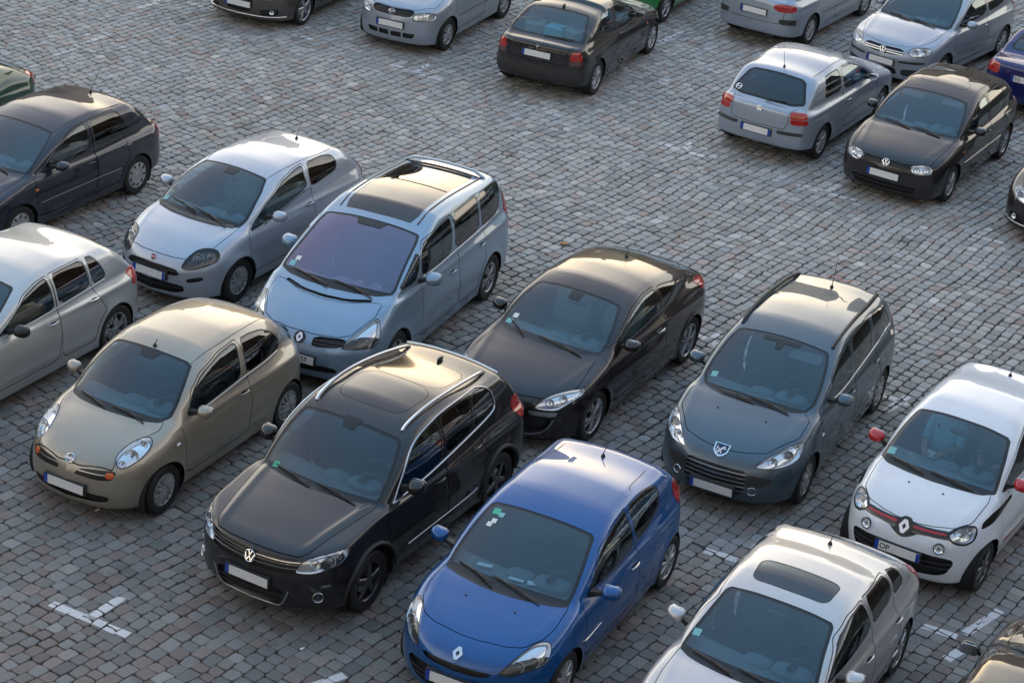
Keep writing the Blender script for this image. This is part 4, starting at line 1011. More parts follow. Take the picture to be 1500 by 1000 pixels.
trim(t, 'S', dense([(.55, .57), (.9, .55), (1.0, .60)], 1), M['satin'], .006, 'side_trim')
for (x, y, r, w, l) in ((1.02, -.36, 10, .16, .07), (1.08, .02, 6, .16, .05), (1.04, .20, 25, .13, .09)):
    mb = MB(); mb.box((0, 0, 0), (l, w, .004)); o = mb.build('paper_note', M['paper'], t.root, smooth=False); o.location = (x-.22, y, .935); o.rotation_euler = (0, -.1, math.radians(r))
# --- black plum coupe
FG = [(.66, 1.03), (.46, 1.155), (.17, 1.262), (-.15, 1.315), (-.46, 1.315), (-.50, 1.20), (-.50, 1.055), (.02, 1.005), (.42, .97)]
CARS['megane'] = build_car('megane', (.899, 24.293, -117.52), PT['plum'], 'plum black sporty coupe with a rounded roof, parked behind the black off-roader', dict(
    ws=[(0, .975), (.30, .975), (.572, .965), (.659, .666), (.709, .40), (.705, .20), (.62, .10), (.515, .05), (.284, .01), (0, -.01)], cowl=.11,
    sides=[(FG, 'glass'), ([(-.53, 1.312), (-.70, 1.30), (-1.10, 1.225), (-.95, 1.17), (-.76, 1.10), (-.57, 1.06), (-.57, 1.2)], 'dkglass')],
    hl=dict(p=[(-.845, -.285), (-.752, -.185), (-.614, -.110), (-.403, -.052), (-.19, -.02), (-.23, -.11), (-.332, -.17), (-.444, -.24), (-.54, -.306), (-.70, -.31)], lamps=[(-.64, -.215, .055, 'b'), (-.47, -.16, .05, 'b')]),
    grilles=[dict(p=[(.40, .50), (.635, .48), (.60, .36), (.53, .295), (.32, .27)], depth=.05, sm=2),
             dict(p=[(0, .46), (.28, .46), (.30, .26), (0, .25)], half=True, both=False, bars=[.36], depth=.04)],
    patches=[('F', [(.37, .57), (.68, .56), (.66, .50), (.39, .52)], 'bumper_trim', 'satin', dict(off=.005))],
    tl=[((-1.74, .77, .985, [(-.06, -.08), (.14, -.10), (.16, .0), (.05, .08), (-.08, .08)]), 'red')],
    bonnet=[(.8, 0), (.8, .60), (.96, .66), (1.05, .70), (1.35, .735), (1.62, .76), (1.89, .59), (1.985, .475), (2.05, .25), (2.08, 0)],
    doors=[door_poly(FG[:5], .98, -.52, .34, .98, -.48, 1.0)], handles=[(-.37, .83)], handle_mat='satin',
    wheels=(('twin', 5), .225, 'alloy', .22), mirror=(.60, .93, 1.0), plate=dict(z=.46), badge=('diamond', 'F', (0, .715), .12), aerial=dict(x=-1.0, l=.20, lean=.35),
    stickers=[('W', EMI(-.60, .22, .04), 'teal'), ('W', EMI(-.56, .32, .035), 'paper')], wipers=[((-.58, .24), (-.30, .06)), ((-.10, .10), (.50, .03))], seat='cloth2'))
for sg in (1, -1):
    P, N = CARS['megane'].hit('F', (.56, .275)); 
trim(CARS['megane'], 'F', dense([(.29, .255), (.36, .235), (.50, .265), (.60, .34), (.645, .46)], 1), M['satin'], .011, 'intake_trim')
trim(CARS['megane'], 'S', dense([(.60, .955), (.30, .985), (-.2, 1.03), (-.6, 1.04), (-.95, 1.15), (-1.12, 1.22)], 1), M['plastic'], .009, 'window_trim')
# --- slate estate with black roof rails
FG = [(.78, 1.02), (.50, 1.245), (.20, 1.365), (-.16, 1.415), (-.12, 1.20), (-.08, 1.015), (.35, .99)]
RG = [(-.25, 1.42), (-.60, 1.432), (-.98, 1.425), (-.92, 1.22), (-.88, 1.06), (-.19, 1.025)]
CARS['peugeot'] = build_car('peugeot', (3.344, 23.293, -114.59), PT['slate'], 'slate blue estate car with a lion shield badge and a red ribbon on its aerial', dict(
    ws=[(0, 1.10), (.3, 1.095), (.567, 1.08), (.637, .86), (.688, .543), (.70, .293), (.64, .146), (.528, .07), (.351, .01), (0, -.02)], cowl=.12,
    sides=[(FG, 'glass'), (RG, 'dkglass'), ([(-1.05, 1.42), (-1.54, 1.385), (-1.76, 1.07), (-1.04, 1.065), (-1.04, 1.2)], 'dkglass')],
    hl=dict(p=[(-.875, -.242), (-.729, -.14), (-.571, -.065), (-.371, .022), (-.20, .065), (-.215, -.021), (-.285, -.136), (-.417, -.212), (-.614, -.255)], lamps=[(-.615, -.168, .06, 'b'), (-.42, -.092, .066, 'p'), (-.285, .0, .036, 'b')]),
    grilles=[dict(p=[(0, .60), (.355, .60), (.375, .37), (0, .365)], half=True, both=False, bars=[.56, .51, .46, .41], bt=.0065, barmat='satin', depth=.04, q=.08)],
    patches=[('F', [(.372, .575), (.62, .545), (.645, .50), (.55, .43), (.372, .42)], 'bumper_strip', 'plastic', dict(off=.004)), ('F', [(-.36, .355), (-.30, .27), (.30, .27), (.36, .355)], 'bumper_strip', 'plastic', dict(off=.004, both=False))],
    tl=[((-2.02, .70, .95, TLV), 'red')],
    bonnet=[(.9, 0), (.9, .56), (1.12, .655), (1.20, .735), (1.518, .735), (1.90, .50), (1.985, .30), (2.02, .15), (2.025, 0)],
    doors=[door_poly(FG[:4], 1.02, -.195, .34, 1.02, -.15, .98), rear_door(RG[:3], -.205, -1.01, .34, SH['peugeot'], 1.02)], handles=[(-.03, .85), (-.93, .90)],
    wheels=(('holes', 8), .19, 'cap'), mirror=(.63, .94, 1.05), plate=dict(z=.335), badge=('lion', 'F', (0, .735), .20), aerial=dict(x=-1.43, l=.42, lean=.18), jets=[(1.48, .30)],
    rails=([(.16, .575, .0), (.06, .58, .03), (-.5, .58, .045), (-1.2, .56, .045), (-1.60, .53, .03), (-1.70, .52, .0)], M['plastic'], .022), discs=[('F', (.455, .385), .046, 'fog_light', 'chrome', 'bowl_dark')],
    stickers=[('W', EMI(-.57, .30, .04), 'teal')], wipers=[((-.40, .07), (.02, .03)), ((-.05, .10), (.46, .03))]))
t = CARS['peugeot']
for y in (-.36, .33):
    P, N = t.hit('W', (y, 1.0))
mb = MB(); pts = [(-.04, 0, .11)] + [(-.05 - .010*math.sin(i*.9), .036*i, .115 + .018*math.sin(i*1.3)) for i in range(1, 8)]
mb.tube(pts, [.005] + [.014]*5 + [.010, .004], 6, flat=.4); mb.tube([(-.04, 0, .11), (-.05, -.06, .135), (-.045, -.11, .115)], .009, 6, flat=.4)
a = [o for o in t.root.children if o.name.startswith('aerial')][0]; o = mb.build('ribbon', M['redpaint'], a)
for (y, w) in ((.34, .40),):
    P, N = t.hit('W', (y, .93)); mb = MB(); mb.sup((0, 0, 0), (.012, w, .15), 6); o = mb.build('sun_visor', M['lining'], t.root); o.location = P - N*.05; o.rotation_euler = (0, math.radians(-62), 0)
# --- white city car with red mirrors
FG = [(.86, 1.0), (.64, 1.14), (.28, 1.335), (-.02, 1.425), (-.22, 1.43), (-.22, 1.05), (.3, 1.02)]
BAND = [(0, .845), (.036, .842), (.085, .812), (.254, .812), (.456, .818), (.52, .80), (.52, .745), (.40, .742), (.284, .742), (.158, .728), (.101, .69), (.044, .662), (0, .655)]
CARS['twingo'] = build_car('twingo', (5.299, 21.611, -119.58), PT['white'], 'white city car with red mirrors and two people sitting inside', dict(
    ws=[(0, .885), (.28, .885), (.55, .86), (.616, .57), (.659, .29), (.68, .11), (.56, .015), (.30, -.04), (0, -.065)], cowl=.08,
    sides=[(FG, 'glass'), ([(-.30, 1.43), (-.62, 1.42), (-.95, 1.38), (-.90, 1.12), (-.30, 1.06)], 'dkglass')],
    hl=dict(p=[(-.60, .04), (-.47, .11), (-.36, .128), (-.262, .118), (-.25, .05), (-.29, -.047), (-.398, -.10), (-.522, -.088), (-.592, -.035)], lamps=[(-.43, .005, .085, 'b'), (-.33, .06, .04, 'b')], rimw=.022),
    grilles=[dict(p=[(0, .562), (.242, .556), (.555, .535), (.592, .475), (.53, .34), (.449, .305), (.244, .288), (0, .285)], half=True, both=False, bars=[.40, .46], bt=.012, depth=.03)],
    patches=[('F', [(.085, .796), (.261, .794), (.46, .797), (.46, .779), (.273, .774), (.095, .772)], 'nose_stripe', M['redpaint'], dict(off=.009)), ('F', half(BAND), 'nose_band', 'gloss', dict(both=False, off=.004)), 
             ('S', [(1.40, .815), (1.338, .868), (1.089, .918), (.62, .925), (.58, .895), (.874, .862), (1.202, .818)], 'side_stripe', 'gloss', dict(off=.002)), ('S', [(.83, .45), (.0, .40), (-.5, .40), (-.5, .37), (0, .37), (.78, .40)], 'side_stripe', M['redpaint'], dict(off=.002))],
    tl=[((-1.60, .68, 1.0, TLV), 'red')],
    bonnet=[(.8, 0), (.8, .55), (.98, .64), (1.10, .66), (1.45, .63), (1.62, .50), (1.70, .30), (1.735, .12), (1.735, 0)],
    doors=[door_poly(FG[:5], .92, -.26, .34, .90, -.22, 1.0)], handles=[(-.12, .90)],
    wheels=(('spoke', 8), .205, 'dark_alloy'), mirror=(.67, .87, 1.09, dict(mat=M['redpaint'])), plate=dict(z=.495, text=[('OP', -.205)], end=True), badge=('diamond_black', 'F', (0, .762), .155), aerial=dict(x=-1.15, l=.10, lean=.5), jets=[(1.28, .20)], discs=[('F', (.422, .645), .055, 'fog_light', 'black', 'bowl')],
    stickers=[('W', EMI(-.58, .20, .045), 'teal')], wipers=[((-.56, .12), (-.14, .02)), ((-.06, .07), (.46, .02))]))
trim(CARS['twingo'], 'T', [(-1.30 - .03*(1-(y/.5)**2), y) for y in np.linspace(0, .5, 6)], M['black'], .007, 'roof_seam', 0)
# --- silver car with tinted sunroof, foreground
FG = [(.76, .975), (.60, 1.08), (.34, 1.225), (.02, 1.30), (-.27, 1.315), (-.29, 1.2), (-.31, 1.03), (.3, .985)]
RG = [(-.36, 1.317), (-.65, 1.308), (-.955, 1.28), (-.93, 1.06), (-.37, 1.035)]
CARS['audi'] = build_car('audi', (2.912, 17.618, -116.99), PT['silver'], 'silver car with a tinted glass sunroof, cut off by the bottom edge', dict(
    ws=[(0, .965), (.3, .965), (.555, .95), (.615, .574), (.69, .20), (.68, .12), (.56, .055), (.438, .02), (.199, -.018), (0, -.03)], cowl=.12,
    sides=[(FG, 'glass'), (RG, 'dkglass'), ([(-1.0, 1.29), (-1.19, 1.25), (-1.30, 1.06), (-.985, 1.06)], 'dkglass')],
    tl=[((-1.85, .73, .90, TLV), 'red')], hl=dict(p=[(-.80, -.24), (-.76, -.15), (-.55, -.10), (-.42, -.11), (-.44, -.22), (-.62, -.27)], lamps=[(-.62, -.18, .05, 'b')]),
    bonnet=[(.8, 0), (.8, .6), (.95, .69), (1.3, .70), (1.7, .66), (1.95, .5), (2.0, 0)], tops=[([(.06, -.30), (.06, .30), (.03, .42), (-.28, .44), (-.315, .40), (-.32, 0), (-.315, -.40), (-.28, -.44), (.03, -.42)], 'sunroof', 'sunroof')] if False else [],
    roof=dict(p=[(.06, -.40), (.075, 0), (.06, .40), (-.30, .425), (-.305, 0), (-.30, -.425)], name='sunroof', mat=None, rim=.012),
    doors=[door_poly(FG[:5], .92, -.325, .34, .92, -.28, .95), rear_door(RG[:3], -.335, -.975, .34, SH['audi'], .98)], handles=[(-.16, .80), (-.96, .82)],
    wheels=(('spoke', 7), .205, 'alloy'), mirror=(.55, .93, .99), plate=dict(z=.45), aerial=dict(x=-1.03, l=.08, lean=.9), stickers=[('W', EMI(-.60, .34, .04), 'teal')], wipers=[((-.56, .14), (-.10, .03)), ((-.05, .11), (.48, .03))]))
# --- ice blue people carrier with glass roof
FG = [(.66, 1.115), (.60, 1.40), (.44, 1.495), (.05, 1.55), (-.33, 1.568), (-.27, 1.35), (-.20, 1.13), (.24, 1.105)]
RG = [(-.42, 1.57), (-.80, 1.572), (-1.18, 1.568), (-1.13, 1.35), (-1.10, 1.135), (-.29, 1.13)]
CARS['espace'] = build_car('espace', (-1.765, 25.449, -111.73), PT['ice'], 'ice blue people carrier with a large glass roof and violet windscreen', dict(
    ws=[(0, 1.32), (.35, 1.318), (.66, 1.30), (.700, 1.156), (.735, .804), (.80, .274), (.63, .16), (.349, .09), (0, .06)], cowl=.20, wsmat=M['violet'],
    sides=[([(1.24, 1.12), (.90, 1.30), (.63, 1.43), (.70, 1.25), (.82, 1.105)], 'glass'), (FG, 'glass'), (RG, 'dkglass'), ([(-1.24, 1.567), (-1.70, 1.555), (-1.91, 1.53), (-1.90, 1.42), (-1.80, 1.16), (-1.17, 1.135), (-1.19, 1.35)], 'dkglass')],
    hl=dict(p=[(-.825, -.315), (-.718, -.195), (-.523, -.055), (-.315, .085), (-.300, -.037), (-.312, -.192), (-.39, -.305), (-.597, -.32)], lamps=[(-.62, -.235, .052, 'b'), (-.47, -.22, .062, 'p')], dark=[(-.85, -.34), (-.62, -.15), (-.28, -.17), (-.28, -.34)]),
    grilles=[dict(p=[(.175, .725), (.58, .745), (.55, .65), (.17, .61)], bars=[.69, .655], barmat='black', depth=.04, sm=1),
             dict(k='T', p=[(1.633, 0), (1.603, .309), (1.49, .60), (1.545, .59), (1.640, .333), (1.675, 0)], half=True, name='scuttle_vent', both=False, depth=.02, sm=1),
             dict(p=[(0, .40), (.50, .40), (.55, .32), (0, .30)], half=True, both=False, depth=.04)],
    tl=[((-2.12, .80, 1.1, [(-.05, -.3), (.08, -.3), (.08, .3), (-.04, .3)]), 'red')],
    bonnet=[(1.70, 0), (1.66, .32), (1.52, .63), (1.50, .74), (1.70, .745), (2.03, .60), (2.12, .45), (2.165, .19), (2.17, 0)],
    roof=dict(p=[(.26, -.50), (.28, 0), (.26, .50), (-1.62, .49), (-1.62, 0), (-1.62, -.49)], name='glass_roof', mat=M['dkglass'], rim=.045, rimmat='gloss', sm=1, q=.08),
    doors=[door_poly(FG[:5], .70, -.375, .34, .80, -.33, 1.08), rear_door(RG[:3], -.385, -1.215, .34, SH['espace'], 1.10)], handles=[(-.17, .88), (-1.08, .93)],
    wheels=(('twin', 5), .21, 'alloy', .215), mirror=(.71, 1.03, 1.14, dict(d=(.16, .24, .18))), plate=dict(z=.455, text=[('R 57', .005)]), badge=('diamond_black', 'F', (0, .68), .12), stickers=[('W', EMI(-.66, .33, .045), 'teal'), ('W', EMI(-.62, .42, .035), 'paper')],
    wipers=[((-.62, .26), (-.05, .10)), ((.0, .20), (.56, .14))]))
t = CARS['espace']
trim(t, 'T', [(x, .555) for x in np.linspace(.24, -1.72, 12)], M['black'], .014, 'roof_seam', -.004)
pts = [t.hit('T', (-1.70, y))[0] + np.array([0, 0, .055]) for y in np.linspace(-.60, .60, 9)]; pts[0][2] -= .05; pts[-1][2] -= .05
mb = MB(); mb.tube(pts, .026, 8, flat=.7); mb.build('roof_bar', t.paint, t.root)
pts = [t.hit('T', (-1.64, y))[0] for y in np.linspace(-.52, .52, 9)]; mb = MB(); mb.tube(pts, .012, 6); mb.build('roof_seam', M['black'], t.root)
P, N = t.hit('T', (-.75, 0)); pts = [t.hit('T', (-.78, y))[0] + np.array([0, 0, -.002]) for y in np.linspace(-.47, .47, 9)]; mb = MB(); mb.tube(pts, .006, 6); mb.build('roof_seam', M['black'], t.root)
# --- frost silver three-door with dark headlamps
FG = [(1.0, .90), (.75, 1.06), (.56, 1.16), (.14, 1.33), (-.20, 1.39), (-.40, 1.40), (-.35, 1.30), (-.36, 1.12), (.30, 1.0), (.663, .925)]
CARS['punto'] = build_car('punto', (-3.807, 27.097, -118.09), PT['frost'], 'frost silver three-door hatchback with dark almond headlights and a weathered grey scuttle', dict(
    ws=[(0, 1.07), (.28, 1.065), (.517, 1.055), (.611, .792), (.667, .504), (.695, .323), (.675, .152), (.55, .07), (.325, .0), (0, -.025)], cowl=.15, 
    sides=[(FG, 'glass'), ([(-.50, 1.405), (-.866, 1.385), (-1.10, 1.35), (-1.13, 1.28), (-1.115, 1.205), (-1.05, 1.155), (-.45, 1.10), (-.44, 1.25)], 'dkglass')],
    hl=dict(p=[(-.80, -.21), (-.719, -.085), (-.603, .02), (-.467, .055), (-.334, .035), (-.29, -.043), (-.327, -.13), (-.47, -.2), (-.65, -.254), (-.76, -.252)], lamps=[(-.575, -.09, .075, 'p'), (-.405, -.06, .055, 'b')], back='bowl_dark'),
    grilles=[dict(p=[(0, .615), (.20, .612), (.375, .598), (.425, .53), (.345, .512), (0, .522)], half=True, both=False, depth=.04, sm=2, bars=[.565], bt=.01), dict(p=[(0, .41), (.47, .395), (.48, .30), (.37, .265), (0, .255)], half=True, both=False, depth=.04, bars=[.34], bt=.01), dict(p=[(.505, .49), (.664, .515), (.675, .47), (.615, .445), (.506, .43)], depth=.03, name='fog_recess')],
    tl=[((-1.83, .70, 1.08, [(-.04, -.22), (.05, -.22), (.06, .22), (-.02, .22)]), 'red')],
    bonnet=[(.9, 0), (.9, .58), (1.10, .675), (1.339, .672), (1.60, .64), (1.90, .45), (1.955, .25), (1.975, 0)],
    doors=[door_poly(FG[:6], 1.04, -.44, .34, 1.02, -.40, 1.0)], handles=[(-.34, .90)],
    wheels=(('cap', 12), .19, 'cap'), mirror=(.60, .95, 1.05), plate=dict(z=.49, end=True), badge=('redround', 'F', (0, .675), .085), aerial=dict(x=-1.11, l=.26, lean=.45), stickers=[('W', EMI(-.60, .24, .04), 'teal')], seat='cloth2', wipers=[((-.50, .26), (-.02, .14)), ((-.10, .20), (.50, .10))]))
t = CARS['punto']
roof_seams(t, [(.34, .50), (.1, .535), (-.5, .54), (-1.1, .51), (-1.30, .48)])
trim(t, 'W', [(0, .045), (.2, .055), (.42, .085), (.60, .135)], M['grey_plastic'], .05, 'scuttle_panel', -.018, .5)
# --- older hatchbacks of one type
G4F = [(.70, .955), (.45, 1.11), (.12, 1.265), (-.10, 1.315), (-.30, 1.33), (-.30, 1.15), (-.29, .965), (.1, .945)]
G4R = [(-.40, 1.332), (-.70, 1.335), (-1.01, 1.32), (-1.17, 1.03), (-1.13, .985), (-.39, .97)]
G4W = [(0, .96), (.3, .96), (.55, .945), (.62, .75), (.688, .45), (.72, .20), (.70, .13), (.50, .06), (.30, .02), (0, .0)]
G4H = dict(p=[(-.845, -.20), (-.80, -.145), (-.66, -.13), (-.53, -.14), (-.475, -.215), (-.51, -.285), (-.66, -.31), (-.80, -.295)], lamps=[(-.58, -.215, .062, 'b'), (-.74, -.22, .055, 'b')])
def golf(pose, pm, label, three=False, rear=False, **kw):
    d = dict(ws=G4W, cowl=.09, hl=G4H, handles=[(-.20, .80), (-1.02, .84)], bonnet=[(.8, 0), (.8, .6), (.92, .69), (1.1, .715), (1.5, .70), (1.86, .66), (1.97, .60), (1.985, .40), (2.03, .2), (2.03, 0)],
        grilles=[dict(p=[(0, .705), (.39, .69), (.41, .615), (0, .62)], half=True, both=False, bars=[.645, .675], bt=.006, barmat='plastic', depth=.03), dict(p=[(0, .37), (.55, .37), (.5, .26), (0, .25)], half=True, both=False, bars=[.31], depth=.03)],
        rl=[([(.525, .80), (.51, .91), (.74, .90), (.77, .80)], 'orange_red'), ([(.56, .715), (.525, .795), (.77, .795), (.79, .715)], 'red')], wheels=(('holes', 9), .19, 'cap'), mirror=(.52, .93, .99, dict(d=(.13, .20, .14))), badge=('vw', 'F', (0, .665), .125), front=not rear)
    if three:
        F3 = G4F[:4] + [(-.42, 1.33), (-.44, .98), (.1, .945)]; R3 = [(-.52, 1.332), (-.75, 1.33), (-1.04, 1.305), (-1.17, 1.03), (-1.13, .995), (-.54, .985)]
        d.update(sides=[(F3, 'glass'), (R3, 'glass')], doors=[door_poly(F3[:5], .92, -.47, .33, .92, -.43, .95)], handles=[(-.34, .80)])
    else: d.update(sides=[(G4F, 'glass'), (G4R, 'dkglass')], doors=[door_poly(G4F[:5], .92, -.345, .33, .92, -.30, .95), rear_door(G4R[:3], -.355, -1.03, .33, SH['golf4'], .98)])
    d.update(kw); c = build_car('golf4', pose, pm, label, d, h=.022)
    trim(c, 'S', [(x, .54) for x in np.linspace(.86, -.86, 10)], M['plastic'] if three else c.paint, .016, 'side_moulding', -.004, .5); roof_seams(c, [(.22, .535), (.0, .555), (-.6, .555), (-1.25, .53)]); return c
CARS['golfdark'] = golf((-7.01, 28.165, -117.69), PT['navy'], 'dark navy five-door hatchback on the left, aerial leaning back from its roof', aerial=dict(x=-1.21, l=.42, lean=.62), plate=dict(z=.48))
CARS['golfblack'] = golf((6.536, 33.192, -119.03), PT['black'], 'black hatchback with clear oval headlights and a sunroof, on the right', plate=dict(z=.485), aerial=dict(x=-1.21, l=.20, lean=.5),
    tops=[([(-.04, -.39), (-.03, 0), (-.04, .39), (-.38, .39), (-.38, -.39)], 'sunroof', None)], wheels=(('twin', 5), .19, 'alloy'))
t = CARS['golfblack']
for y in (-.34, .34):
    P, N = t.hit('W', (y, .86)); mb = MB(); mb.sup((0, 0, 0), (.012, .36, .13), 6); o = mb.build('sun_visor', M['lining'], t.root); o.location = P - N*.04; o.rotation_euler = (0, math.radians(-62), 0)
CARS['golfsilver'] = golf((4.60, 34.541, 60.99), PT['cool'], 'silver three-door hatchback seen from behind, whip aerial on its roof', True, True, plate=dict(z=.52, rear=True, end=True), badge=('vw', 'B', (0, .865), .10), aerial=dict(x=-1.24, l=.45, lean=.35),
    rw=[(0, .585), (.49, .57), (.66, .13), (.46, .045), (0, .03)], tailgate=[(0, 1.1), (.56, 1.1), (.56, .93), (.50, .90), (.50, .70), (.46, .62), (0, .61)], wheels=(('spoke', 7), .19, 'cap'))
t = CARS['golfsilver']
for sg in (1, -1):
    P0 = [t.hit('B', (y, .56)) for y in np.linspace(.36, .74, 8)]; mb = MB(); mb.tube([P*(1, sg, 1) + N*(1, sg, 1)*.002 for P, N in P0], .028, 8, flat=1.); mb.build('bumper_strip', M['plastic'], t.root)
mb = MB(); P, N = t.hit('R', (0, .04)); Q, N2 = t.hit('R', (.36, .09)); mb.tube([P + N*.02, (P+Q)/2 + N*.025, Q + N2*.02], .008, 6); mb.build('rear_wiper', M['black'], t.root)
P, N = t.hit('R', (-.54, .16)); t.orient((lambda o: o)(make_badge('ringbar', .11, t.root)), P, N, off=.003)
# --- silver five-door at the left edge
FG = [(.80, .97), (.55, 1.10), (.25, 1.285), (-.02, 1.355), (-.19, 1.37), (-.20, 1.18), (-.205, 1.0), (.3, .975)]
RG = [(-.28, 1.373), (-.55, 1.375), (-.86, 1.365), (-.87, 1.18), (-.875, 1.035), (-.28, 1.005)]
CARS['golf6'] = build_car('golf6', (-6.288, 23.059, -116.89), PT['steel'], 'silver five-door hatchback with black mirrors, parked at the left edge', dict(
    ws=[(0, .97), (.3, .97), (.565, .955), (.64, .70), (.70, .40), (.72, .18), (.68, .10), (.4, .03), (0, -.01)], sides=[(FG, 'glass'), (RG, 'dkglass'), ([(-.92, 1.362), (-1.07, 1.345), (-1.20, 1.10), (-1.17, 1.05), (-.925, 1.045)], 'dkglass')],
    doors=[door_poly(FG[:5], .95, -.235, .34, .95, -.18, 1.0), rear_door(RG[:3], -.245, -.895, .34, SH['golf6'], 1.02)], handles=[(-.12, .84), (-.88, .88)], handle_mat='satin', tl=[((-1.70, .77, .90, [(-.08, -.12), (.12, -.12), (.12, .10), (-.06, .10)]), 'red')],
    bonnet=[(.8, 0), (.8, .6), (.98, .70), (1.5, .72), (1.9, .6), (2.0, 0)], wheels=(('twin', 5), .215, 'alloy', .21), mirror=(.58, .95, 1.03, dict(mat=M['black'])), plate=dict(z=.48)))
# --- cars of the back rows
CARS['golf5'] = build_car('golf5', (7.332, 38.888, -123.98), PT['cool'], 'silver hatchback with round double headlights facing the camera, second row at the top right', dict(
    ws=[(0, .97), (.3, .97), (.56, .955), (.64, .70), (.70, .40), (.72, .18), (.68, .10), (.4, .03), (0, -.01)],
    sides=[([(.74, .985), (.55, 1.12), (.25, 1.285), (-.02, 1.345), (-.40, 1.37), (-.42, 1.03), (.3, .985)], 'glass'), ([(-.50, 1.372), (-.90, 1.355), (-1.15, 1.30), (-1.27, 1.10), (-1.0, 1.05), (-.51, 1.035)], 'dkglass')],
    hl=dict(p=[(-.80, -.20), (-.76, -.11), (-.64, -.075), (-.50, -.06), (-.40, -.06), (-.36, -.11), (-.40, -.20), (-.52, -.25), (-.70, -.265)], lamps=[(-.66, -.17, .065, 'b'), (-.50, -.14, .06, 'b')]),
    grilles=[dict(p=[(0, .735), (.36, .74), (.42, .65), (.2, .62), (0, .615)], half=True, both=False, bars=[.655, .69], bt=.009, barmat='silverbar' if False else 'satin', depth=.03), dict(p=[(0, .40), (.30, .40), (.34, .28), (0, .27)], half=True, both=False, bars=[.33], depth=.04)],
    patches=[('F', [(.33, .545), (.74, .56), (.76, .52), (.33, .505)], 'bumper_strip', 'plastic', dict(off=.006)), ('F', [(.40, .40), (.72, .42), (.70, .29), (.42, .28)], 'bumper_strip', 'plastic', dict(off=.003))],
    bonnet=[(.8, 0), (.8, .6), (.98, .69), (1.5, .70), (1.88, .55), (1.97, .38), (2.03, .1), (2.03, 0)], doors=[door_poly([(.74, .985), (.55, 1.12), (.25, 1.285), (-.02, 1.345), (-.40, 1.37)], .95, -.45, .34, .95, -.40, .98)], handles=[(-.30, .84)], tl=[((-1.80, .72, .95, TLV), 'red')],
    wheels=(('spoke', 9), .195, 'cap'), mirror=(.55, .94, 1.03), plate=dict(z=.49), badge=('vw', 'F', (0, .675), .13)), h=.025)
trim(CARS['golf5'], 'S', [(x, .55) for x in np.linspace(.86, -.86, 10)], M['plastic'], .015, 'side_moulding', -.004, .5)
BW = [(0, .80), (.30, .80), (.53, .78), (.66, .30), (.70, .10), (.40, .04), (0, .03)]
CARS['bmw'] = build_car('bmw', (.731, 36.692, 68.4), PT['black'], 'black compact coupe seen from behind in the back row, boxes under its rear window', dict(front=False, rear=True,
    ws=[(0, .94), (.55, .93), (.68, .20), (.4, .05), (0, 0)], rw=BW, sides=[([(.52, .95), (.30, 1.12), (-.10, 1.30), (-.42, 1.32), (-.46, .99), (.2, .955)], 'glass'), ([(-.52, 1.32), (-.85, 1.29), (-1.10, 1.20), (-1.30, 1.05), (-.9, 1.01), (-.55, 1.0)], 'glass')],
    doors=[door_poly([(.52, .95), (.30, 1.12), (-.10, 1.30), (-.42, 1.32)], .72, -.49, .34, .70, -.44, .95)], handles=[(-.36, .85)], rl=[([(.585, .74), (.59, .86), (.64, .905), (.73, .89), (.77, .80), (.77, .74)], 'red'), ([(.585, .665), (.585, .735), (.78, .735), (.79, .665)], 'smoke')],
    patches=[('B', [(-.86, .60), (.86, .60), (.86, .36), (-.86, .36)], 'bumper', 'plastic', dict(off=.012, both=False, sm=1))], tailgate=[(0, 1.2), (.6, 1.2), (.60, .95), (.535, .88), (.535, .66), (0, .65)],
    bonnet=[(.7, 0), (.7, .6), (.85, .68), (1.6, .70), (2.0, .4), (2.03, 0)], wheels=(('spoke', 10), .20, 'alloy'), mirror=(.42, .92, 1.0), plate=dict(z=.775, rear=True), badge=('quarters', 'B', (0, .90), .07), aerial=dict(x=-1.05, fin=True), stickers=[('R', EMI(-.28, .20, .10), 'paper'), ('R', EMI(.02, .16, .09), 'teal')] if False else []), h=.025)
t = CARS['bmw']; mb = MB(); P, N = t.hit('R', (.0, .05)); Q, N2 = t.hit('R', (.52, .10)); mb.tube([P + N*.02, Q + N2*.02], .009, 6); mb.build('rear_wiper', M['black'], t.root)
for y, cl in ((.35, 'cloth2'), (-.05, 'teal'), (-.35, 'cloth2')):
    mb = MB(); mb.box((0, 0, 0), (.30, .34, .16)); o = mb.build('box', M[cl], t.root, smooth=False); o.location = (-1.42, y, 1.0); o.rotation_euler = (0, 0, y)
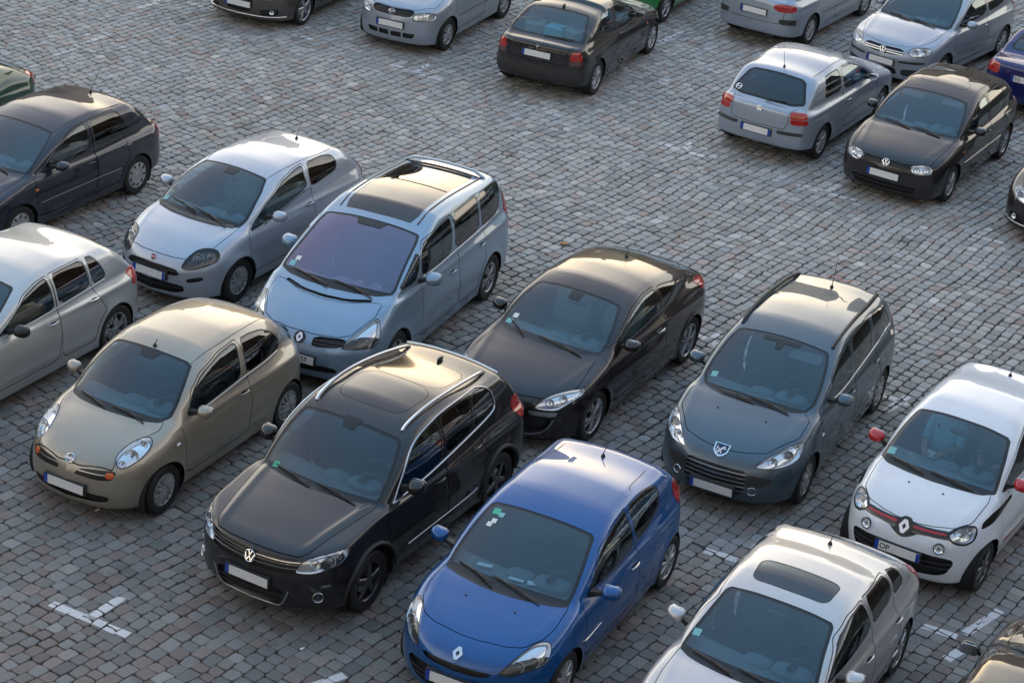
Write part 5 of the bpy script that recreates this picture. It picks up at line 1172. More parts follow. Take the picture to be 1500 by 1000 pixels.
CARS['mazda'] = build_car('mazda', (-1.949, 38.126, -112.66), PT['cool'], 'silver blue hatchback at the top edge with a winged oval badge on its grille', dict(
    ws=[(0, .95), (.55, .93), (.66, .4), (.68, .12), (.4, .03), (0, 0)], sides=[([(.72, 1.0), (.5, 1.15), (.25, 1.33), (-.2, 1.40), (-.22, 1.02), (.3, .99)], 'glass'), ([(-.30, 1.40), (-.9, 1.40), (-.98, 1.06), (-.30, 1.03)], 'glass'), ([(-1.05, 1.39), (-1.40, 1.36), (-1.48, 1.08), (-1.06, 1.06)], 'dkglass')],
    hl=dict(p=[(-.74, -.17), (-.72, -.05), (-.47, -.02), (-.28, -.03), (-.30, -.15), (-.5, -.185)], lamps=[(-.42, -.085, .06, 'b'), (-.58, -.10, .055, 'b')]),
    grilles=[dict(p=[(0, .79), (.38, .80), (.42, .75), (.34, .68), (0, .675)], half=True, both=False, bars=[.715, .75], bt=.005, depth=.03), dict(p=[(.02, .40), (.22, .40), (.22, .31), (.02, .31)], depth=.03, q=.1), dict(p=[(.25, .40), (.47, .40), (.43, .31), (.25, .31)], depth=.03, q=.1)],
    bonnet=[(.8, 0), (.8, .6), (.98, .68), (1.5, .69), (1.75, .42), (1.80, .1), (1.80, 0)], doors=[door_poly([(.72, 1.0), (.5, 1.15), (.25, 1.33), (-.2, 1.40)], .92, -.26, .33, .9, -.22, 1.0)], handles=[(-.15, .86)],
    wheels=(('spoke', 8), .18, 'cap'), mirror=(.55, .90, 1.05), plate=dict(z=.53), badge=('wings', 'F', (0, .735), .10)), h=.025)
trim(CARS['mazda'], 'S', [(x, .58) for x in np.linspace(.86, -.70, 10)], M['plastic'], .018, 'side_moulding', -.004, .5)
CARS['silvertop'] = build_car('silvertop', (4.983, 40.573, 60.23), PT['cool'], 'silver car seen from behind at the top right with wide oval red tail lights', dict(front=False, rear=True,
    ws=[(0, .94), (.55, .93), (.68, .20), (.4, .05), (0, 0)], sides=[([(.70, .98), (.4, 1.15), (.1, 1.30), (-.3, 1.34), (-.32, 1.0), (.2, .97)], 'glass'), ([(-.4, 1.34), (-1.0, 1.32), (-1.2, 1.05), (-.40, 1.01)], 'glass')],
    rl=[([(.36, .815), (.40, .88), (.52, .905), (.68, .895), (.80, .86), (.81, .80), (.66, .76), (.48, .765)], 'red')], tailgate=[(0, 1.1), (.56, 1.1), (.60, .95), (.58, .60), (.52, .54), (0, .53)], patches=[('B', [(.50, .63), (.84, .63), (.84, .53), (.55, .53)], 'bumper_strip', 'plastic', dict(off=.005))],
    doors=[door_poly([(.70, .98), (.4, 1.15), (.1, 1.30), (-.3, 1.34)], .9, -.35, .33, .9, -.3, .98)], wheels=(('spoke', 10), .19, 'cap'), mirror=(.5, .92, 1.0), plate=dict(z=.70, rear=True)), h=.025)
trim(CARS['silvertop'], 'S', [(x, .56) for x in np.linspace(.86, -.86, 10)], M['plastic'], .016, 'side_moulding', -.004, .5)
SED = dict(ws=[(0, .94), (.55, .93), (.68, .20), (.4, .05), (0, 0)], rw=[(0, .70), (.50, .69), (.62, .10), (0, .06)], sides=[([(.62, .95), (.30, 1.14), (-.02, 1.28), (-.30, 1.31), (-.32, .98), (.2, .955)], 'glass'), ([(-.4, 1.31), (-.85, 1.28), (-1.15, 1.05), (-1.05, 1.0), (-.40, .985)], 'dkglass')],
    doors=[door_poly([(.62, .95), (.30, 1.14), (-.02, 1.28), (-.30, 1.31)], .9, -.35, .33, .9, -.3, .98)], handles=[(-.25, .84)], rl=[([(.52, .74), (.52, .92), (.80, .92), (.84, .84), (.82, .74)], 'red')], tops=[([(-1.72, -.60), (-1.72, .60), (-2.12, .58), (-2.16, 0), (-2.12, -.58)], 'boot_lid', None)], wheels=(('spoke', 9), .20, 'alloy'), mirror=(.5, .93, 1.0))
CARS['bluesedan'] = build_car('sedan', (9.62, 37.80, 60.0), PT['deep'], 'deep blue saloon at the right edge, only its red tail light and boot in view', dict(SED, front=False, rear=True, plate=dict(z=.74, rear=True, text=[('SO', -.20)])), h=.025)
FGM = [(.66, 1.03), (.46, 1.155), (.17, 1.262), (-.15, 1.315), (-.46, 1.315), (-.50, 1.20), (-.50, 1.055), (.02, 1.005), (.42, .97)]
SPO = dict(ws=[(0, .94), (.55, .93), (.68, .20), (.4, .05), (0, 0)], sides=[([(.70, .96), (.40, 1.13), (.05, 1.27), (-.30, 1.30), (-.32, .98), (.2, .955)], 'glass'), ([(-.4, 1.30), (-.9, 1.27), (-1.15, 1.05), (-.40, 1.0)], 'dkglass')], bonnet=[(.8, 0), (.8, .6), (.95, .70), (1.5, .72), (1.9, .6), (2.0, 0)],
    doors=[door_poly([(.70, .96), (.40, 1.13), (.05, 1.27), (-.30, 1.30)], .9, -.35, .33, .9, -.3, .98)], hl=dict(p=[(-.86, -.30), (-.80, -.19), (-.60, -.10), (-.42, -.07), (-.40, -.17), (-.55, -.25), (-.72, -.31)], lamps=[(-.62, -.20, .06, 'p'), (-.5, -.15, .045, 'b')]),
    grilles=[dict(p=[(.42, .40), (.72, .42), (.70, .30), (.45, .28)], depth=.03, name='fog_recess'), dict(p=[(0, .66), (.30, .66), (.25, .33), (0, .32)], half=True, both=False, bars=[.40, .48, .56], bt=.006, depth=.03)], discs=[('F', (.62, .36), .04)], wheels=(('star', 5), .22, 'alloy', .21), mirror=(.5, .94, .98), plate=dict(z=.46))
CARS['greenback'] = build_car('megane', (-9.20, 29.42, -117.5), PT['green'], 'dark green fastback at the left edge, only its rear corner in view', dict(SPO, sides=[(FGM, 'glass'), ([(-.53, 1.312), (-.70, 1.30), (-1.10, 1.225), (-.95, 1.17), (-.76, 1.10), (-.57, 1.06), (-.57, 1.2)], 'dkglass')], tl=[((-1.95, .72, .95, TLV), 'red')]), h=.025)
CARS['greytop'] = build_car('sports', (-4.62, 38.95, -113), PT['taupe'], 'dark grey car at the top edge, only its bumper and front wheel in view', SPO, h=.025)
trim(CARS['greytop'], 'F', [(y, .265) for y in np.linspace(0, .80, 9)], M['satin'], .012, 'bumper_trim')
CARS['blackright'] = build_car('sports', (8.93, 31.98, -117), PT['black'], 'black car at the right edge, only its front corner with one headlight in view', SPO, h=.025)
trim(CARS['blackright'], 'F', [(y, .265) for y in np.linspace(0, .80, 9)], M['satin'], .010, 'bumper_trim')
CARS['greentop'] = build_car('mazda', (2.10, 41.05, -115), PT['leaf'], 'leaf green small car at the top edge, mostly hidden behind the black compact coupe', dict(
    ws=[(0, .95), (.55, .93), (.66, .4), (.68, .12), (.4, .03), (0, 0)], sides=[([(.72, 1.0), (.5, 1.15), (.25, 1.33), (-.2, 1.40), (-.22, 1.02), (.3, .99)], 'glass'), ([(-.30, 1.40), (-.9, 1.40), (-.98, 1.06), (-.30, 1.03)], 'glass')],
    bonnet=[(.8, 0), (.8, .6), (.98, .68), (1.5, .69), (1.75, .42), (1.80, .1), (1.80, 0)], hl=dict(p=[(-.74, -.17), (-.72, -.05), (-.47, -.02), (-.28, -.03), (-.30, -.15), (-.5, -.185)], lamps=[(-.42, -.085, .06, 'b')]), wheels=(('spoke', 5), .19, 'alloy'), mirror=(.55, .90, 1.05)), h=.025)
CARS['nearright'] = build_car('sports', (5.30, 16.58, 62), PT['black'], 'black car in the bottom right corner seen from above its shiny roof', dict(SPO, front=False, rear=True, mirror=(.50, .94, 1.0)), h=.022)
CARS['nearright'].wipers()

belt(CARS['micra'], [(.62, .945), (.10, .985), (-.31, 1.015), (-.43, 1.018), (-.88, 1.02), (-1.14, 1.02)]); belt(CARS['golf6'], [(.70, .962), (.3, .962), (-.2, .985), (-.875, 1.02), (-1.16, 1.035)])
belt(CARS['peugeot'], [(.70, .995), (.33, .975), (-.1, 1.0), (-.19, 1.01), (-.88, 1.045), (-1.76, 1.055)]); belt(CARS['espace'], [(.62, 1.10), (.24, 1.09), (-.2, 1.115), (-1.1, 1.12), (-1.8, 1.145)]); belt(CARS['clio'], [(.45, .94), (.08, .955), (-.33, .99), (-.79, 1.04), (-1.05, 1.125)], 'plastic')
belt(CARS['golfdark'], [(.62, .94), (.1, .93), (-.3, .95), (-1.13, .97)], 'plastic'); belt(CARS['punto'], [(.663, .91), (.30, .985), (-.36, 1.105), (-.44, 1.085)], 'black')
marker(CARS['micra'], .98, .76); marker(CARS['golfdark'], .92, .74, 'orange'); marker(CARS['golfblack'], .92, .74, 'orange'); marker(CARS['peugeot'], 1.0, .74); marker(CARS['bmw'], .95, .70, 'orange')
sensor(CARS['micra'], .14, .08, .10); sensor(CARS['tiguan']); sensor(CARS['peugeot'], .24, .22, .05); sensor(CARS['peugeot'], .055, .04, .16); sensor(CARS['espace'], .22, .16, .10); sensor(CARS['punto'], .10, .08, .10); sensor(CARS['megane'], .09, .07, .12)
# ------------------------------------------------------------------ cobbled square: every sett is a stone with its own outline, height and colour
ANG = math.radians(56.3); CA, SA = math.cos(ANG), math.sin(ANG)
def wob(x, y, s=1., ph=0.):
    return (np.sin(x*.55*s + 1.3 + ph) + np.sin(y*.43*s + x*.21*s + .4 + ph*2) + .6*np.sin(1.3*s*x - .9*s*y + 2.1 + ph) + .5*np.sin(2.3*s*y + .7*s*x + ph))/3
def marking_rects():
    L = [(-4.419, 18.169, -3.541, 17.737), (-3.974, 17.958, -3.736, 18.416), (-1.66, 17.15, -1.33, 17.416), (2.354, 20.423, 2.787, 20.244), (2.601, 19.861, 2.978, 20.638), (4.637, 19.315, 4.994, 19.156), (5.084, 19.222, 5.552, 19.763), (4.815, 18.709, 4.984, 18.887), (4.825, 24.689, 5.134, 24.468), (4.823, 24.218, 5.163, 24.701), (2.495, 25.939, 2.733, 25.678), (2.598, 25.753, 2.815, 26.073), (4.26, 31.799, 5.173, 31.342), (4.658, 31.497, 4.975, 31.981), (6.713, 30.46, 7.326, 30.16), (6.98, 30.419, 7.215, 30.77), (-2.609, 35.694, -1.631, 35.14), (-2.141, 35.426, -1.894, 35.942), (-0.352, 34.349, 0.52, 33.851), (0.089, 34.032, 0.401, 34.526), (-4.891, 37.091, -4.086, 36.623), (-4.522, 36.845, -4.245, 37.291), (-8.231, 34.432, -7.571, 35.947), (-7.345, 37.426, -6.97, 38.44), (2.036, 33.129, 2.852, 32.629), (2.455, 32.771, 2.65, 33.23), (2.138, 36.009, 2.339, 36.324), (2.155, 38.239, 2.695, 39.186), (-6.587, 38.09, -6.237, 37.904)]
    out = []
    for x0, y0, x1, y1 in L:
        a = np.array([x0, y0]); b = np.array([x1, y1]); d = (b-a)/np.linalg.norm(b-a); n = np.array([-d[1], d[0]])*.055
        out.append(np.array([a-n, b-n, b+n, a+n]))
    return out
def make_ground():
    X0, X1, Y0, Y1 = -15., 15., 13.5, 49.
    corners = np.array([(X0, Y0), (X1, Y0), (X0, Y1), (X1, Y1)]); U = corners @ np.array([CA, SA]); Vv = corners @ np.array([-SA, CA])
    rows = []; v = Vv.min()
    P = []; W = []
    while v < Vv.max():
        w = RNG.uniform(.136, .176)
        n = int((U.max()-U.min())/.13); ln = np.clip(RNG.normal(.176, .028, n), .115, .25)
        e = U.min() + np.concatenate([[0], np.cumsum(ln)]) + RNG.uniform(0, .2)
        a = np.stack([e[:-1], np.full(n, v), e[1:], np.full(n, v + w)], 1); P.append(a); v += w
    P = np.concatenate(P)
    gap = RNG.uniform(.0050, .0120, (len(P), 4)); yw = (P[:, 0]+P[:, 2])/2*SA + (P[:, 1]+P[:, 3])/2*CA; gap *= np.clip(.52 + (yw - 19.5)*.13, .52, 1.18)[:, None]
    u0, v0, u1, v1 = P[:, 0]+gap[:, 0], P[:, 1]+gap[:, 1], P[:, 2]-gap[:, 2], P[:, 3]-gap[:, 3]
    n = len(P); J = lambda s: RNG.normal(0, s, n)
    # eight points round each stone: corners (pulled in) and edge middles (bowed)
    c = lambda k: RNG.uniform(.000, .012, n)
    um, vm = (u0+u1)/2 + J(.006), (v0+v1)/2 + J(.006)
    cu = [c(0) for _ in range(8)]
    R = np.stack([np.stack([u0+cu[0]*.7+J(.004), v0+cu[1]*.5+J(.004)], 1), np.stack([um, v0-.002+J(.003)], 1), np.stack([u1-cu[2]*.7+J(.004), v0+cu[3]*.5+J(.004)], 1), np.stack([u1+.002+J(.004), vm], 1),
                  np.stack([u1-cu[4]*.7+J(.004), v1-cu[5]*.5+J(.004)], 1), np.stack([um, v1+.002+J(.003)], 1), np.stack([u0+cu[6]*.7+J(.004), v1-cu[7]*.5+J(.004)], 1), np.stack([u0-.002+J(.004), vm], 1)], 1)
    # more rounding points between corner and middle
    Q = np.empty((n, 12, 2)); k = 0
    for i in range(8):
        if i % 2 == 0:
            pr, nx = R[:, i-1], R[:, (i+1) % 8]; Q[:, k] = R[:, i]*.90 + pr*.10; Q[:, k+1] = R[:, i]*.90 + nx*.10; k += 2
        else: Q[:, k] = R[:, i]; k += 1
    def world(q):
        x = q[..., 0]*CA - q[..., 1]*SA; y = q[..., 0]*SA + q[..., 1]*CA
        a = wob(x, y, .9)*.10; b = wob(x, y, 1.1, 1.7)*.10 + .035*wob(x, y, 3.1, .5)
        return np.stack([x + a - b*SA, y + a*.5 + b*CA], -1)
    Wq = world(Q); cen = Wq.mean(1)
    keep = (cen[:, 0] > X0) & (cen[:, 0] < X1) & (cen[:, 1] > Y0) & (cen[:, 1] < Y1) & (np.abs(cen[:, 0]) < 7.2 + (cen[:, 1]-14)*.22)
    Wq, cen = Wq[keep], cen[keep]; n = len(Wq)
    hgt = RNG.normal(0, .0035, n); tx, ty = RNG.normal(0, .014, n), RNG.normal(0, .014, n)
    zt = lambda q: -.004 + hgt[:, None] + (q[..., 0]-cen[:, None, 0])*tx[:, None] + (q[..., 1]-cen[:, None, 1])*ty[:, None]
    ctr = cen[:, None]
    lay = []
    for sc, dz in ((1.0, -.055), (1.0, -.012), (.982, -.003), (.93, 0.)):
        q = ctr + (Wq-ctr)*sc; lay.append(np.concatenate([q, (zt(q) + dz)[..., None]], -1))
    top = np.concatenate([ctr, (zt(ctr) + RNG.uniform(.0, .002, n)[:, None])[..., None]], -1)
    V = np.concatenate(lay + [top], 1).reshape(-1, 3); K = 12; S = 4*K + 1
    F = []
    for l in range(3):
        for j in range(K): F.append([l*K+j, l*K+(j+1) % K, (l+1)*K+(j+1) % K, (l+1)*K+j])
    for j in range(K): F.append([3*K+j, 3*K+(j+1) % K, 4*K, -1])
    F = np.array(F); off = (np.arange(n)*S)[:, None, None]; FF = np.where(F[None] >= 0, F[None] + off, -1).reshape(-1, 4)
    # stone colours: grey, blue-grey, warm and reddish, with broader drifts over the square
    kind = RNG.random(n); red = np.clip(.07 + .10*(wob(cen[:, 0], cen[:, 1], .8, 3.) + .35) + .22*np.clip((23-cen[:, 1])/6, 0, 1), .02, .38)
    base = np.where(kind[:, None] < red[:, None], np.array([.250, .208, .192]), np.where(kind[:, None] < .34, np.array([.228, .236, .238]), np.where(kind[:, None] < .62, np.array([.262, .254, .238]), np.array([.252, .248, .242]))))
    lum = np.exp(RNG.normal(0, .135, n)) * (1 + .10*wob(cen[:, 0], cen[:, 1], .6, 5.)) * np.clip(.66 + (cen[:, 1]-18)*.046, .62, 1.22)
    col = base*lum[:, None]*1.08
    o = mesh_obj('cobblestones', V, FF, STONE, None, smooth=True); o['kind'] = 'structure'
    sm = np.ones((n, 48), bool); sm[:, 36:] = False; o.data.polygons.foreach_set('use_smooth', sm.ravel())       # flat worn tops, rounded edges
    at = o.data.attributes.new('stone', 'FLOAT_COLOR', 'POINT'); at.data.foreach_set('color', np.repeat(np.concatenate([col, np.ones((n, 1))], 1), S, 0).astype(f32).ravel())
    # bed of sand and moss between the stones, and the plain beyond it
    g = mesh_obj('ground', [(-400, -200, -.04), (400, -200, -.04), (400, 500, -.04), (-400, 500, -.04)], [[0, 1, 2, 3]], BED, None); g['kind'] = 'structure'
    # worn white parking marks: the painted tops of the stones
    tops = lay[3]; MV, MF = [], []; rng2 = np.random.default_rng(3)
    for r in marking_rects():
        lo, hi = r.min(0)-.2, r.max(0)+.2; idx = np.nonzero((cen > lo).all(1) & (cen < hi).all(1))[0]
        for i in idx:
            pl = ctr[i] + (Wq[i]-ctr[i])*.985; pl = [tuple(p) for p in pl]
            for a, b in zip(r, np.roll(r, -1, 0)):
                nx, ny = -(b-a)[1], (b-a)[0]; g_ = []
                for p, q in zip(pl, pl[1:] + pl[:1]):
                    dp = (p[0]-a[0])*nx + (p[1]-a[1])*ny; dq = (q[0]-a[0])*nx + (q[1]-a[1])*ny
                    if dp >= 0: g_.append(p)
                    if (dp >= 0) != (dq >= 0): t = dp/(dp-dq); g_.append((p[0]+(q[0]-p[0])*t, p[1]+(q[1]-p[1])*t))
                pl = g_
                if len(pl) < 3: break
            if len(pl) >= 3:
                b0 = len(MV)
                for p in pl: MV.append((p[0], p[1], -.0015 + hgt[i] + (p[0]-cen[i, 0])*tx[i] + (p[1]-cen[i, 1])*ty[i]))
                MF.append(list(range(b0, b0+len(pl))))
    o = mesh_obj('parking_marks', MV, MF, MARK, None, smooth=False); o['kind'] = 'structure'
def stone_mat():
    m, nt, out = newmat('granite setts'); L = nt.links; b = princ(nt, Roughness=.72); b.inputs['Specular IOR Level'].default_value = .4
    at = nt.nodes.new('ShaderNodeAttribute'); at.attribute_name = 'stone'
    n1 = noise(nt, 55, 4, .65); r1 = ramp(nt, n1.outputs['Fac'], .3, .75, (.80, .80, .80), (1.15, 1.15, 1.15))
    n2 = noise(nt, 260, 2); r2 = ramp(nt, n2.outputs['Fac'], .3, .7, (.82, .82, .82), (1.16, 1.16, 1.16))
    mul = nt.nodes.new('ShaderNodeMix'); mul.data_type = 'RGBA'; mul.blend_type = 'MULTIPLY'; mul.inputs[0].default_value = 1
    L.new(at.outputs['Color'], mul.inputs[6]); L.new(r1.outputs[0], mul.inputs[7])
    mul2 = nt.nodes.new('ShaderNodeMix'); mul2.data_type = 'RGBA'; mul2.blend_type = 'MULTIPLY'; mul2.inputs[0].default_value = 1
    L.new(mul.outputs[2], mul2.inputs[6]); L.new(r2.outputs[0], mul2.inputs[7])
    # stains and a little green film in drifts
    n3 = noise(nt, .9, 4, .6); r3 = ramp(nt, n3.outputs['Fac'], .52, .72); s = nt.nodes.new('ShaderNodeMath'); s.operation = 'MULTIPLY'; s.inputs[1].default_value = .22; L.new(r3.outputs[0], s.inputs[0])
    c = mixc(nt, s.outputs[0], mul2.outputs[2], (.115, .125, .085))
    n4 = noise(nt, 2.2, 3, .6); r4 = ramp(nt, n4.outputs['Fac'], .62, .74); s2 = nt.nodes.new('ShaderNodeMath'); s2.operation = 'MULTIPLY'; s2.inputs[1].default_value = .6; L.new(r4.outputs[0], s2.inputs[0])
    L.new(mixc(nt, s2.outputs[0], c, (.075, .074, .072)), b.inputs['Base Color'])
    bp = nt.nodes.new('ShaderNodeBump'); bp.inputs['Strength'].default_value = .5; bp.inputs['Distance'].default_value = .006; L.new(n1.outputs['Fac'], bp.inputs['Height']); L.new(bp.outputs[0], b.inputs['Normal'])
    L.new(b.outputs[0], out.inputs[0]); return m
def bed_mat():
    m, nt, out = newmat('joint sand and moss'); L = nt.links; b = princ(nt, Roughness=.95)
    n1 = noise(nt, 1.1, 4, .6); r1 = ramp(nt, n1.outputs['Fac'], .45, .62)
    n2 = noise(nt, 40, 3); r2 = ramp(nt, n2.outputs['Fac'], .3, .7, (.016, .015, .014), (.045, .042, .038))
    n3 = noise(nt, 30, 3); r3 = ramp(nt, n3.outputs['Fac'], .35, .7, (.010, .014, .005), (.034, .048, .014))
    L.new(mixc(nt, r1.outputs[0], r2.outputs[0], r3.outputs[0]), b.inputs['Base Color'])
    L.new(b.outputs[0], out.inputs[0]); return m
def mark_mat():
    m, nt, out = newmat('worn road paint'); L = nt.links; b = princ(nt, Base_Color=(.56, .56, .57), Roughness=.6)
    n = noise(nt, 30, 5, .7); n0 = noise(nt, 1.3, 2)
    ad = nt.nodes.new('ShaderNodeMath'); ad.operation = 'ADD'; L.new(n.outputs['Fac'], ad.inputs[0]); L.new(n0.outputs['Fac'], ad.inputs[1])
    r = ramp(nt, ad.outputs[0], .86, 1.12, (1, 1, 1), (.12, .12, .12))
    r.color_ramp.elements[0].position = .50; r.color_ramp.elements[1].position = .66
    hf = nt.nodes.new('ShaderNodeMath'); hf.operation = 'MULTIPLY'; hf.inputs[1].default_value = .5; L.new(ad.outputs[0], hf.inputs[0]); L.new(hf.outputs[0], r.inputs['Fac'])
    tr = nt.nodes.new('ShaderNodeBsdfTransparent'); mx = nt.nodes.new('ShaderNodeMixShader'); L.new(r.outputs[0], mx.inputs[0]); L.new(tr.outputs[0], mx.inputs[1]); L.new(b.outputs[0], mx.inputs[2]); L.new(mx.outputs[0], out.inputs[0]); return m
STONE, BED, MARK = stone_mat(), bed_mat(), mark_mat()
make_ground()

def litter(name, x, y, s, mat, label, cat):
    m = MB(); r = random.Random(int(x*100)); pts = [(s*(1 + .35*r.uniform(-1, 1))*math.cos(a), s*.7*(1 + .35*r.uniform(-1, 1))*math.sin(a)) for a in np.arange(9)*2*math.pi/9]
    m.loft([[(p, q, .012 + .012*math.sin(p*60)) for p, q in pts], [(p*.98, q*.98, .016 + .012*math.sin(p*60)) for p, q in pts]]); o = m.build(name, mat, None, smooth=False); o.location = (x, y, 0); o['label'] = label; o['category'] = cat
LEAF = simple('dry leaf', (.42, .22, .10), .8, var=.3, vscale=60)
litter('paper_scrap', 2.50, 35.06, .05, M['paper'], 'small white scrap on the cobbles behind the silver three-door hatchback', 'litter')
litter('fallen_leaf', .62, 28.55, .07, LEAF, 'pale orange leaf on the cobbles between the glass-roofed people carrier and plum coupe', 'leaf')
litter('paper_scrap', -1.80, 17.78, .028, M['paper'], 'tiny white scrap on the cobbles in front of the black off-roader', 'litter')
litter('fallen_leaf', -4.35, 20.02, .03, M['paper'], 'tiny pale leaf on the cobbles in front of the champagne hatchback', 'leaf')
EL, AZ, DUST, SKYS, SUNE, SUNA, EXPO, SKYSAT = 5.0, 2.0, 1.6, .15, 2.0, .5, 2.84, 1
# ------------------------------------------------------------------ the buildings round the square (out of frame; they shade it and show in the cars' roofs)
WALLM = simple('old plaster', (.11, .10, .09), .85, var=.15, vscale=1.2); WALL2 = simple('brick facade', (.075, .052, .042), .85, var=.2, vscale=2.5)
ROOFM = simple('roof tiles', (.085, .05, .042), .8, var=.25, vscale=4); PANE = simple('window pane', (.02, .025, .03), .08, 0, .3); FRAME = simple('window frame', (.16, .155, .15), .5)
def building(name, x0, x1, y, depth, h, ridge, face, wall, label, gable=False, cols=5, rows=4, chim=1, turn=None):
    """a house with its front at y, facing -y (face=-1) or +y (face=1)"""
    r = bpy.data.objects.new(name, None); COL.objects.link(r); r.location = ((x0+x1)/2, y, 0)
    if turn is not None: r.location = (turn[0], turn[1], 0); r.rotation_euler = (0, 0, math.radians(turn[2]))
    r['label'] = label; r['category'] = 'building'; r['group'] = 'houses round the square'
    w = (x1-x0)/2; yb = depth*-face; m = MB(); m.box((0, yb/2, h/2 - 1), (2*w, depth, h + 2)); m.build('wall', wall, r, smooth=False)
    m = MB(); e = .4; ya, yc = sorted((0 + e*face, yb - e*face))
    if gable:
        m.loft([[(-w-e, q, h-.05), (w+e, q, h-.05), (0, q, h+ridge)] for q in (ya, yc)])
    else:
        m.loft([[(q, ya, h-.05), (q, yc, h-.05), (q, (ya+yc)/2, h+ridge)] for q in (-w-.2, w+.2)])
    ro = m.build('roof', ROOFM, r, smooth=False)
    for k in range(chim):
        m = MB(); m.box((w*(-.6 + 1.2*k/max(1, chim-1) if chim > 1 else .35), yb*.5, h+ridge*.8 + .6), (.8, .6, 2.4)); m.build('chimney', WALL2, ro, smooth=False)
    for i in range(cols):
        for j in range(rows):
            cx = -w + 2*w*(i+.5)/cols; cz = 1.4 + (h-1.6)*(j+.5)/rows
            m = MB(); m.box((cx, face*.03, cz), (1.25, .14, 1.75)); f = m.build('window', FRAME, r, smooth=False)
            m = MB(); m.box((cx, face*.11, cz), (1.05, .03, 1.55)); m.build('pane', PANE, f, smooth=False)
building('house', -46, -22, 66, 12, 8.6, 3.2, -1, WALLM, 'plaster house far left beyond the square, seen only in reflections', False, 8, 4, 2)
building('house', -21.6, -9, 66, 12, 8.8, 3.8, -1, WALL2, 'brick house with a gable beyond the square, seen only in reflections', True, 4, 4, 1)
building('house', -8.6, 6, 67, 12, 9.4, 2.0, -1, WALLM, 'plaster house in the middle beyond the square, seen only in reflections', False, 5, 4, 2)
building('house', 6.4, 17, 66, 12, 8.6, 4.2, -1, WALL2, 'brick house with a steep gable right of the middle, seen only in reflections', True, 4, 4, 1)
building('house', 17.4, 44, 66, 12, 13.5, 4.0, -1, WALLM, 'long plaster house far right beyond the square, seen only in reflections', False, 8, 4, 2)
building('house', -30, 30, -1.2, 10, 10.6, 3.0, 1, WALLM, 'plaster house behind the viewpoint, casting the square into shade', False, 14, 3, 3)
building('house', -26, 26, 0, 11, 15.0, 3.5, -1, WALL2, 'long brick house on the right side of the square, seen only in reflections', False, 12, 4, 3, (34, 26, -90))
building('house', -24, 24, 0, 11, 11.5, 3.0, -1, WALLM, 'long plaster house on the left side of the square, seen only in reflections', False, 12, 4, 3, (-36, 24, 90))
# ------------------------------------------------------------------ evening sky and a low, hidden sun
SUN_EL, SUN_AZ = math.radians(EL), math.radians(AZ)          # azimuth measured from +y towards +x
w = bpy.data.worlds.new('World'); SC.world = w; w.use_nodes = True; nt = w.node_tree; bg = nt.nodes['Background']
sky = nt.nodes.new('ShaderNodeTexSky'); sky.sky_type = 'NISHITA'; sky.sun_disc = False; sky.sun_elevation = SUN_EL; sky.sun_rotation = SUN_AZ
sky.air_density = 1.0; sky.dust_density = DUST; sky.ozone_density = 1.0; sky.altitude = 100
bg.inputs['Strength'].default_value = SKYS; # a veil of thin cloud over the clear sky: cream towards the set sun, lilac grey overhead
tc = nt.nodes.new('ShaderNodeTexCoord'); nm = nt.nodes.new('ShaderNodeVectorMath'); nm.operation = 'NORMALIZE'; nt.links.new(tc.outputs['Generated'], nm.inputs[0])
sx = nt.nodes.new('ShaderNodeSeparateXYZ'); nt.links.new(nm.outputs[0], sx.inputs[0])
rp = nt.nodes.new('ShaderNodeValToRGB'); nt.links.new(sx.outputs['Z'], rp.inputs['Fac'])
CL = [(0, (2.6, 2.4, 2.05)), (.24, (2.8, 2.58, 2.2)), (.37, (2.75, 2.55, 2.22)), (.47, (2.15, 2.03, 1.92)), (.545, (1.32, 1.28, 1.29)), (.64, (.84, .84, 1.0)), (.73, (.66, .73, .96)), (.86, (.54, .82, 1.18)), (1, (.48, .86, 1.30))]
el = rp.color_ramp.elements
while len(el) < len(CL): el.new(.5)
for e, (p_, c_) in zip(el, CL): e.position = p_; e.color = (c_[0]/4, c_[1]/4, c_[2]/4, 1)
mr = nt.nodes.new('ShaderNodeMapRange'); nt.links.new(sx.outputs['Y'], mr.inputs[0])
for k_, v_ in enumerate((-.9, .25, .42*4, 4.0)): mr.inputs[k_+1].default_value = v_
sc_ = nt.nodes.new('ShaderNodeVectorMath'); sc_.operation = 'SCALE'; nt.links.new(rp.outputs[0], sc_.inputs[0]); nt.links.new(mr.outputs[0], sc_.inputs['Scale'])
nz = nt.nodes.new('ShaderNodeTexNoise'); nz.inputs['Scale'].default_value = 2.6; nz.inputs['Detail'].default_value = 5; nz.inputs['Roughness'].default_value = .58; nt.links.new(nm.outputs[0], nz.inputs['Vector'])
m2 = nt.nodes.new('ShaderNodeMapRange'); nt.links.new(nz.outputs['Fac'], m2.inputs[0])
for k_, v_ in enumerate((.35, .65, .78, .98)): m2.inputs[k_+1].default_value = v_
mx = nt.nodes.new('ShaderNodeMix'); mx.data_type = 'RGBA'; nt.links.new(m2.outputs[0], mx.inputs[0]); nt.links.new(sky.outputs[0], mx.inputs[6]); nt.links.new(sc_.outputs[0], mx.inputs[7]); nt.links.new(mx.outputs[2], bg.inputs['Color'])
l = bpy.data.lights.new('sun', 'SUN'); l.energy = SUNE; l.angle = math.radians(SUNA); l.color = (1.0, .90, .76); lo = bpy.data.objects.new('sun', l); COL.objects.link(lo)
d = Vector((math.sin(SUN_AZ)*math.cos(SUN_EL), math.cos(SUN_AZ)*math.cos(SUN_EL), math.sin(SUN_EL))); lo.rotation_euler = d.to_track_quat('Z', 'Y').to_euler()
SC.view_settings.view_transform = 'Standard'; SC.view_settings.look = 'None'; SC.view_settings.exposure = EXPO; SC.view_settings.gamma = 1
